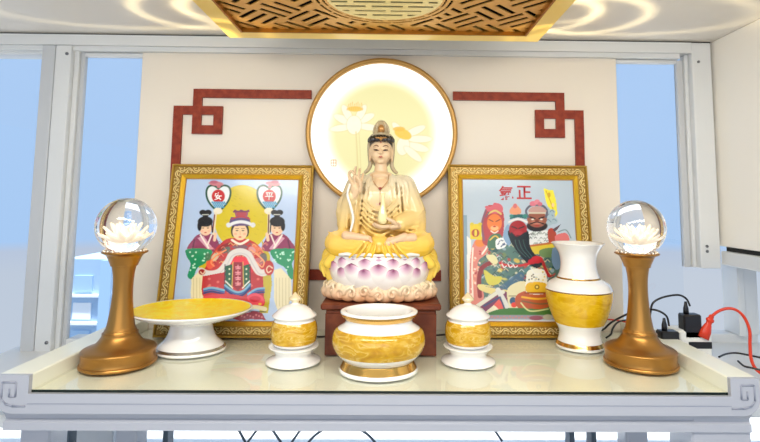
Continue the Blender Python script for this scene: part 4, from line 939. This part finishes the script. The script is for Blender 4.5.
# bare chest panel, neck
q = SM(); q.e_((0, 0, 104), (12.5, 15.5, 18)); q.c_((0, 1, 112), (0, 0, 134), 8.5, 6); q.e_((0, 0, 121), (13, 10.5, 5)); q.e_((0, -2, 92), (15, 16, 12))
sculpt(q, 'bare_chest', skin_m, SX, .0016, 4)
q = SM(); q.t_([(-8.5, -9, 122), (-7, -13.4, 115), (0, -16.0, 108), (7, -13.4, 115), (8.5, -9, 122)], .4); q.t_([(0, -16.2, 107), (0, -17.2, 99), (0, -17.8, 93)], .4)
nk = q.build('necklace', mat('necklace_tan', (184, 140, 96), .35), SX)
q = SM(); q.e_((0, -17.8, 93), (.9, .9, 1.5)); q.build('drop_bead', mat('dark_red_bead', (150, 62, 50), .3), nk)
q = SM(); q.e_((0, -16.4, 108), (1.7, 1.2, 1.3)); q.build('red_bead', mat('dark_red_bead', (150, 62, 50), .3), nk)
# head
q = SM(); HZ = 146
q.e_((0, 2, HZ+1.5), (11.6, 12, 14)); q.e_((0, -1, HZ-5), (9.4, 9, 8.6)); q.e_((0, -5.5, HZ-10.5), (4.2, 3.6, 3)); q.e_((-5, -4.5, HZ-4), (4.6, 4.5, 4.5)); q.e_((5, -4.5, HZ-4), (4.6, 4.5, 4.5))
q.c_((0, -9.2, HZ+3.5), (0, -11.4, HZ-2.2), .9, 1.5); q.e_((-1.4, -10.3, HZ-2.4), (1, 1, .8)); q.e_((1.4, -10.3, HZ-2.4), (1, 1, .8)); q.e_((0, -9.6, HZ-6.2), (2.6, 1.2, .9)); q.e_((0, -9.3, HZ-7.4), (2, 1.2, .9))
for s in (-1, 1): q.e_((s*4.6, -8.6, HZ+1), (2.7, 1.5, 1.4)); q.e_((s*4.8, -8.8, HZ+4), (3.4, 1.2, .8)); q.e_((s*11.4, 2, HZ-1.5), (1.5, 2.6, 5)); q.e_((s*11.2, 2, HZ-7), (1.3, 1.8, 3.4))
head = sculpt(q, 'head', skin_m, SX, .0011, 3)
q = SM()
for s in (-1, 1): q.t_([(s*2.2, -10.0, HZ+.3), (s*4.6, -10.5, HZ+.7), (s*7.2, -9.0, HZ+.9)], [.35, .95, .4]); 
q.build('eyes', mat('eye_brown', (64, 40, 30), .3), head)
q = SM()
for s in (-1, 1): q.t_([(s*2.2, -10.3, HZ+4.2), (s*4.8, -10.6, HZ+5.4), (s*7.6, -8.8, HZ+4.4)], [.3, .5, .3])
q.build('eyebrows', mat('brow_brown', (120, 84, 60), .5), head)
q = SM(); q.t_([(-2.1, -10.4, HZ-6.6), (-.8, -11.1, HZ-6.3), (0, -11.1, HZ-6.6), (.8, -11.1, HZ-6.3), (2.1, -10.4, HZ-6.6)], [.25, .75, .8, .75, .25]); q.build('lips', mat('lip_red', (176, 84, 70), .3), head)
q = SM(); q.e_((0, -9.9, HZ+8.4), (.7, .7, .9)); q.build('forehead_dot', mat('dot_red', (190, 90, 70), .3), head)
# hair, hood and crown
hair_b = mat('black_hair_glaze', (38, 30, 26), .2, coat=.5)
q = SM(); q.e_((0, 5, HZ+7.5), (12.4, 12.2, 10)); 
for i in range(9):
    a = PI*(.06+.88*i/8); x = -12.6*math.cos(a); y = 2-12.4*math.sin(a); q.t_([(x, y+.4, HZ+9.2), (x*.96, y-.2+.3, HZ+12), (x*.8, y*.75, HZ+15.5)], [1.5, 2.2, 1.6])
sculpt(q, 'hair', hair_b, SX, .0013, 2)
tan = mat('grey_beige_veil', (178, 160, 126), .35)
q = SM(); q.e_((0, 5, HZ+14), (12.8, 12, 7)); q.c_((0, 4, HZ+16), (0, 3, HZ+26), 9, 6.6); q.e_((0, 3, HZ+29), (5, 5, 4))
for s in (-1, 1):
    q.t_([(s*11.5, 3, HZ+13), (s*12.6, 3.5, HZ+5), (s*12, 5, HZ-5), (s*11, 5.5, HZ-13), (s*13.5, 4, HZ-19), (s*17, 2, HZ-22)], [2.2, 2.0, 2.0, 2.4, 2.2, 1.6])
    q.t_([(s*8, -3, HZ+19), (s*6.4, -2, HZ+26), (s*2, 0, HZ+32)], [1.2, 1.2, .9])
q.e_((0, 9, HZ-1), (11.5, 6.5, 17)); q.t_([(-8, -6, HZ+16.4), (0, -9.6, HZ+17.5), (8, -6, HZ+16.4)], [1, 1.5, 1])
sculpt(q, 'veil', tan, SX, .0015, 2)
q = SM(); q.e_((0, -4.4, HZ+22), (3.6, 2.6, 5.4)); q.e_((0, -6.6, HZ+20), (1.6, 1.4, 1.8))
for i in range(5): a = PI*(.25+.5*i/4); q.e_((-11.5*math.cos(a), 2-13.4*math.sin(a), HZ+12.8), (1.3, 1, 1.3))
q.e_((0, -11.8, HZ+11.4), (1.5, 1.2, 1.5)); q.e_((-2.6, -11.4, HZ+12.8), (1.1, 1, 1.1)); q.e_((2.6, -11.4, HZ+12.8), (1.1, 1, 1.1))
sculpt(q, 'crown_ornament', mat('crown_gold', (176, 128, 70), .3, metal=.4), SX, .0009, 1)
# --- hands
def hand(name, wrist, palm_c, palm_r, prot, fingers, par=SX):
    q = SM(); q.c_(wrist, palm_c, 3.6, 3.4); q.e_(palm_c, palm_r, prot)
    for pts, r in fingers: q.t_(pts, r, 8, sub=5)
    return sculpt(q, name, skin_m, par, .0008, 2)
# raised hand: index bends to the thumb in a ring, other three rise
hand('raised_hand', (-25, -20, 100), (-23.5, -22, 107), (5, 2.6, 6), (0, math.radians(-8), 0), [
    ([(-26.5, -22, 111), (-29.5, -23, 117), (-30, -25, 122), (-27.5, -27, 124), (-24.5, -28, 121)], [1.9, 1.7, 1.5, 1.4, 1.1]),
    ([(-19.6, -23, 105), (-18.6, -26, 111), (-20.6, -28, 116.5), (-23.6, -28.4, 120)], [2.2, 1.9, 1.7, 1.3]),
    ([(-24.4, -21.5, 112), (-25, -21, 119), (-24.6, -22, 125), (-23.6, -24, 129)], [1.9, 1.7, 1.5, 1.1]),
    ([(-22, -21.5, 112), (-21.2, -20.5, 118.5), (-20.4, -21.5, 124), (-19.8, -23.5, 127)], [1.8, 1.6, 1.4, 1.1]),
    ([(-20, -21.5, 110.5), (-18.2, -20.5, 115.5), (-17, -21.5, 120), (-16.6, -23, 122.5)], [1.6, 1.4, 1.2, 1.0])])
# lower hand, palm up round the foot of the little bottle
hand('lower_hand', (21, -24, 73), (13, -29, 71.5), (6.4, 5, 2.8), (0, math.radians(-6), 0), [
    ([(9, -33.5, 72), (3, -35.5, 71.5), (-2, -35.5, 73), (-5, -34, 75)], [2, 1.7, 1.5, 1.1]),
    ([(8, -31, 72), (2, -32.5, 70.6), (-3.4, -32.5, 72), (-6.4, -31, 74)], [2, 1.7, 1.5, 1.1]),
    ([(9, -28, 71.5), (3, -29, 69.8), (-2, -29, 71), (-5, -28, 73)], [1.8, 1.6, 1.4, 1.1]),
    ([(10, -26, 71), (4.5, -26, 69.4), (.4, -26, 70.4), (-2, -25.6, 72)], [1.6, 1.4, 1.2, 1.0]),
    ([(16, -32, 74), (12, -35, 77), (8, -35, 79), (5.5, -34, 80)], [2.2, 2, 1.6, 1.2])])
# bare feet soles
for s, zz in ((-1, 61.5), (1, 60)):
    q = SM(); q.c_((s*32, -26, zz+1), (s*12, -33, zz-1), 4.4, 3.2)
    if s > 0: q.c_((24, -29, 62), (8, -36, 56), 3.8, 3)
    for i in range(5): q.c_((s*(12-i*.7), -33-i*1.1+1, zz+1-i*.9), (s*(8-i*.3), -34-i*1.0, zz-i*.9), 1.3-i*.08, 1)
    sculpt(q, 'foot', mat('foot_bisque', (228, 190, 152), .35), SX, .0010, 3)
# little pure water bottle
q = SM(); q.lathe([(a*SP, z*SP) for a, z in ((2, 73.5), (3.2, 74), (4.6, 77), (5, 80), (4, 85), (2.4, 90), (1.6, 96), (1.5, 100), (2.4, 103), (1.4, 103))], c=(3*SP, -32*SP, 0), n=24)
q.build('water_bottle', mat('bottle_glaze', (240, 224, 164), .15, coat=.5), SX)
# ribbons beside forearm
q = SM(); q.t_([(-29, -24, 112), (-31.5, -23, 102), (-28, -24, 90), (-25.5, -24, 78), (-28, -24, 66)], [1, 1.2, 1.3, 1.3, 1]); q.build('white_ribbon', mat('white_glaze', (240, 236, 226), .2), SX)

# --- lotus throne
TH = empty('lotus_throne'); TH.parent = SX
DY = .80
q = MB(); q.lathe([(a*SP, z*SP) for a, z in ((34, 14), (40, 16), (46, 22), (49, 30), (49, 37), (47, 41), (48, 42), (46, 43.4), (4, 43.6))], n=64, sy=DY); q.build('throne_bowl', mat('throne_white', (240, 232, 226), .25, coat=.3), TH)
pm = bpy.data.materials.new('petal_white_to_purple'); pm.use_nodes = True; n = pm.node_tree; b_ = n.nodes['Principled BSDF']; b_.inputs['Roughness'].default_value = .25; b_.inputs['Coat Weight'].default_value = .3
at_ = n.nodes.new('ShaderNodeVertexColor'); at_.layer_name = 'tip'; r_ = n.nodes.new('ShaderNodeValToRGB'); e = r_.color_ramp.elements
e[0].position = .68; e[0].color = (*lin((242, 234, 228)), 1); e[1].position = .97; e[1].color = (*lin((140, 68, 106)), 1); x = e.new(.84); x.color = (*lin((212, 166, 186)), 1)
n.links.new(at_.outputs[0], r_.inputs[0]); n.links.new(r_.outputs[0], b_.inputs['Base Color'])
def petal_mesh():
    # swollen pointed petal: width 1, height 1 (z), bulge toward -y
    v = []; f = []; N, Mv = 14, 12; tip = []
    for j in range(N+1):
        t = j/N; w_ = (math.sin(PI*(.12+.88*(1-t))**1.0*.62) if t < 1 else 0); w_ = (1-t**3.2)**.75*(.62+.38*math.sin(PI*t*.8+.3))
        for i in range(Mv+1):
            s_ = i/Mv*2-1; bul = (1-s_*s_)*(math.sin(PI*(t*.86+.08)))*.30+(1-abs(s_))*.03
            v.append((s_*w_*.5, -bul-.10*max(0, t-.7)**1.2*3.2, t)); tip.append(max(0, 1-math.hypot(s_*w_*.5*1.0, (1-t)*.8)*.95))
    for j in range(N):
        for i in range(Mv): a = j*(Mv+1)+i; f.append((a, a+1, a+Mv+2, a+Mv+1))
    K = len(v); v += [(x, y+.09, z) for x, y, z in v]; tip += tip
    f += [tuple(reversed([i+K for i in a])) for a in f[:N*Mv]]
    for j in range(N):
        a = j*(Mv+1); f.append((a, a+Mv+1, a+Mv+1+K, a+K)); a += Mv; f.append((a, a+K, a+Mv+1+K, a+Mv+1))
    me = bpy.data.meshes.new('petal'); me.from_pydata(v, [], f); ca = me.color_attributes.new('tip', 'FLOAT_COLOR', 'POINT')
    for i, t in enumerate(tip): ca.data[i].color = (t, t, t, 1)
    me.polygons.foreach_set('use_smooth', [True]*len(me.polygons)); me.materials.append(pm); me.update(); return me
pme = petal_mesh()
def petals(n_, r, z, h, wd, lean, off):
    for i in range(n_):
        a = 2*PI*(i+off)/n_-PI/2
        o = bpy.data.objects.new('petal', pme); col.objects.link(o); o.parent = TH
        px, py = r*math.cos(a)*SP, r*DY*math.sin(a)*SP
        nx_, ny_ = math.cos(a)/1, math.sin(a)/DY; ang = math.atan2(ny_, nx_)
        o.location = (px, py, z*SP); o.rotation_euler = (lean, 0, ang+PI/2); o.scale = (wd*SP, h*SP*.55, h*SP)
petals(11, 39, 11, 24, 34, .42, .5); petals(11, 41, 14, 25, 31, .34, 0); petals(11, 42, 21, 22, 26, .26, .5); petals(11, 42, 27, 17.5, 22, .16, 0)
# yellow robe hem draping over the throne
q = SM()
for s in (-1, 1):
    q.c_((s*45, -2, 46), (s*54, 2, 30), 6.5, 7.5); q.c_((s*53, 2, 32), (s*48, 2, 18), 7.5, 5); q.c_((s*42, -14, 45), (s*50, -10, 34), 4, 5); q.e_((s*50, 6, 38), (9, 14, 12))
    for i in range(4): q.t_([(s*(40+i*3), -18+i*2, 45.5), (s*(48+i*2), -11+i*2.6, 40), (s*(57-i*.2), -5+i*3, 32), (s*(54), -5+i*3, 20)], [1.2, 1.9, 1.9, 1])
q.e_((0, -2, 44.6), (46, 30, 2.2))
sculpt(q, 'draped_hem', glaze('yellow_hem_glaze', [(10, (244, 212, 100)), (30, (244, 196, 44)), (50, (244, 202, 60))]), SX, .0019, 3)
q = SM()
pts = [(-38, -25, 44.2), (-30, -31, 45.4), (-22, -34, 44.4), (-12, -36, 45.6), (0, -37, 44.8), (12, -36, 45.6), (22, -34, 44.4), (30, -31, 45.4), (38, -25, 44.2)]
q.t_(pts, [1.3, 1.8, 1.3, 1.8, 1.4, 1.8, 1.3, 1.8, 1.3], sub=8); q.build('white_hem', mat('white_glaze', (240, 236, 226), .2), SX)
# cloud base
q = SM(); q.e_((0, 0, 9.6), (52, 34, 9.2)); rg = np.random.RandomState(11)
for i in range(26):
    a = 2*PI*i/26; x, y = 50*math.cos(a), 31*math.sin(a); q.e_((x, y, 6.8), (8.5, 6.5, 6.4)); 
for i in range(22):
    a = 2*PI*(i+.4)/22; x, y = 45*math.cos(a), 30*math.sin(a); q.e_((x, y, 13), (8, 6, 5.2))
for i in range(13):
    a = PI+PI*(i+.5)/13; x, y = 55*math.cos(a), 37*math.sin(a); tx, ty = -math.sin(a), math.cos(a); s_ = 1 if i % 2 else -1
    pp = []
    for k_ in range(14):
        g_ = k_/13*2.6*PI; rr_ = 5.6*(1-k_/15); pp.append((x+tx*rr_*math.cos(g_)*s_, y+ty*rr_*math.cos(g_)*s_-.6, 7.5+(i % 3)*2+rr_*math.sin(g_)))
    q.t_(pp, [1.3]*13+[.9], sub=2)
    q.t_([(x+tx*5*s_, y+ty*5*s_, 8), (x+tx*9*s_, y+ty*9*s_+.6, 13), (x*.9+tx*14*s_, y*.9+ty*14*s_+1, 17)], [1.4, 1.4, .8])
cb = sculpt(q, 'cloud_base', glaze('cream_peach_cloud_glaze', [(-2, (218, 140, 86)), (5, (232, 190, 128)), (10, (236, 216, 162)), (20, (238, 228, 196))]), SX, .0016, 2)

# ================================================================== CHARGERS AND CABLES
PX = {}
def cable(name, pts, r, m, label, cat='cable'):
    q = MB(); q.tube(spl(pts, 8), r, 8); o = q.build(name, m); tag(o, label, cat); return o
def A_(u, v, y): return tuple(atY(u, v, y))
ps = empty('power_strip', (.640, 1.12, ZS+.02), 'white plastic power strip standing behind the right table rail', 'power strip')
zps = .066
q = MB(); q.bbox(-.02, .052, -.02, .03, 0, zps, .004); q.build('strip_body', whitep, ps)
q = MB(); q.bbox(-.0, .05, -.021, -.0195, .028, .042, .0004); q.build('label_stripe', blackp, ps)
def charger(u0, u1, v0, v1, y, label, u_c, cab, lab2):
    a = atY(u0, v1, y); b = atY(u1, v0, y); r = empty('phone_charger', ((a.x+b.x)/2, y+.012, a.z), label, 'charger')
    w_ = b.x-a.x; h_ = b.z-a.z
    q = MB(); q.bbox(-w_/2, w_/2, -.012, .014, 0, h_, .003); q.build('charger_body', blackp, r)
    q = MB(); q.lathe([(.0062, h_-.001), (.0056, h_+.012), (.004, h_+.018), (.0026, h_+.026)], c=(-w_*.5+(u_c-u0)/(u1-u0)*w_, 0, 0), n=16, sy=.7); q.build('cable_plug', blackp, r)
    return r
charger(685, 702, 315, 339, 1.10, 'taller glossy black charger plugged in beside the red plug', 690, 0, 0)
charger(662, 680, 332, 349, 1.075, 'lower black charger nearest the right crystal ball lamp', 668, 0, 0)
yb = 1.112
cable('charging_cable', [A_(690, 306, yb), A_(686.5, 299, yb), A_(680, 295.3, yb), A_(672, 295.4, yb), A_(661, 298, yb), A_(653, 303, yb), A_(650.5, 312, yb), A_(649, 326, yb+.01), A_(646, 338, yb+.02), A_(640, 344, yb+.04)], .0022, blackp, 'black cable arching from the taller black charger')
yb = 1.087
cable('charging_cable', [A_(669, 326, yb), A_(667, 317, yb), A_(661, 312, yb), A_(653, 309.6, yb+.01), A_(644, 310, yb+.03), A_(630, 313, yb+.06), A_(612, 322, yb+.08), A_(604, 329, yb+.085), A_(598, 331, yb+.09), A_(588, 332, yb+.09)], .0022, blackp, 'black cable running from the lower charger behind the lamp pedestal')
cable('loose_cable', [A_(606, 338, 1.16), A_(611, 334, 1.165), A_(612.5, 329, 1.17), A_(617, 323, 1.175), A_(624, 320.5, 1.18), A_(636, 320.5, 1.18), A_(646, 324, 1.17)], .0021, blackp, 'black cable looping on the tabletop between vase and lamp')
# red plug and cord
rp_ = empty('red_plug', A_(704, 337, 1.10), 'orange red moulded plug with its cord arching over at the right edge', 'plug')
P0 = Vector(A_(703, 338, 1.10)); d = Vector(A_(712, 315, 1.10))-P0; L_ = d.length; d.normalize()
q = MB(); pts = [P0+d*L_*t-P0 for t in (0, .3, .55, .62, .7, .74, .82, .86, .95, 1)]
q.tube(pts, [.0125, .012, .008, .0062, .0066, .0088, .0088, .0058, .0056, .004], 14, flat=.7, up=(0, 1, 0)); o = q.build('plug_body', redp, rp_)
rp_.location = P0
q = MB(); q.tube(spl([A_(712, 316, 1.10), A_(718, 311.5, 1.10), A_(727, 308.5, 1.095), A_(736, 310, 1.085), A_(744, 317, 1.07), A_(749.5, 330, 1.05), A_(750, 345, 1.03), A_(751, 358, 1.01), A_(755, 368, .99), A_(762, 374, .975)], 8), .0031, 8); o = q.build('cord', redp, rp_); o.matrix_parent_inverse = Matrix.Translation(-P0)
cable('thin_lead', [A_(596, 320.6, 1.20), A_(604, 319.4, 1.20), A_(614, 320, 1.195), A_(626, 322, 1.19)], .0018, redp, 'short red lead lying behind the vase', 'cord')
for i, (pp, lb) in enumerate(((((719, 357, 1.02), (726, 354, 1.04), (736, 353, 1.05), (748, 355, 1.03), (762, 358, 1.0)), 'black wire nearest the window on the sill beside red cord'),
        (((738, 361, .98), (744, 366, .96), (752, 368, .95), (764, 371, .94)), 'black wire crossing beneath the red cord at right corner'))):
    cable('loose_wire', [A_(*p) for p in pp], .0019, blackp, lb, 'wire')
cable('thin_cable', [A_(304, 336.5, 1.175), A_(312, 336, 1.17), A_(320, 336.8, 1.165), A_(332, 336, 1.19)], .0022, blackp, 'black cable lying on the tabletop left of the wooden stand')
cable('thin_cable', [A_(430, 336, 1.19), A_(440, 335, 1.165), A_(448, 334.6, 1.20)], .0022, blackp, 'black cable end lying on the tabletop right of the wooden stand')

# ================================================================== OUTSIDE
BD = 26.0
zb = atY(64, 259, BD).z
bl = empty('apartment_building', (atY(95, 300, BD).x, BD, zb-9), 'pale apartment building with rows of windows seen through the left window', 'building')
x0 = atY(60, 300, BD).x-bl.location.x; x1 = atY(122, 300, BD).x-bl.location.x
MB().box(x0, x1, 0, 6, -1, 9).build('facade', mat('pale_facade', (176, 204, 230), .8), bl)
wm = mat('pale_window', (176, 208, 236), .4); lm = mat('bright_panel', (255, 255, 255), .7)
for j in range(5):
    z_ = 8.2-j*1.35
    for i in range(2):
        xa = x0+.7+i*1.35
        q = MB(); q.bbox(xa, xa+.9, -.08, .0, z_-.8, z_, .01); q.build('window', lm if (i+j) % 2 else wm, bl)
    q = MB(); q.box(x0, x1, -.25, .0, z_-1.05, z_-.93); q.build('balcony_slab', lm, bl)
q = MB(); q.box(x1-.9, x1-.35, -.5, 0, 3.5, 9); q.build('drain_panel', wm, bl)
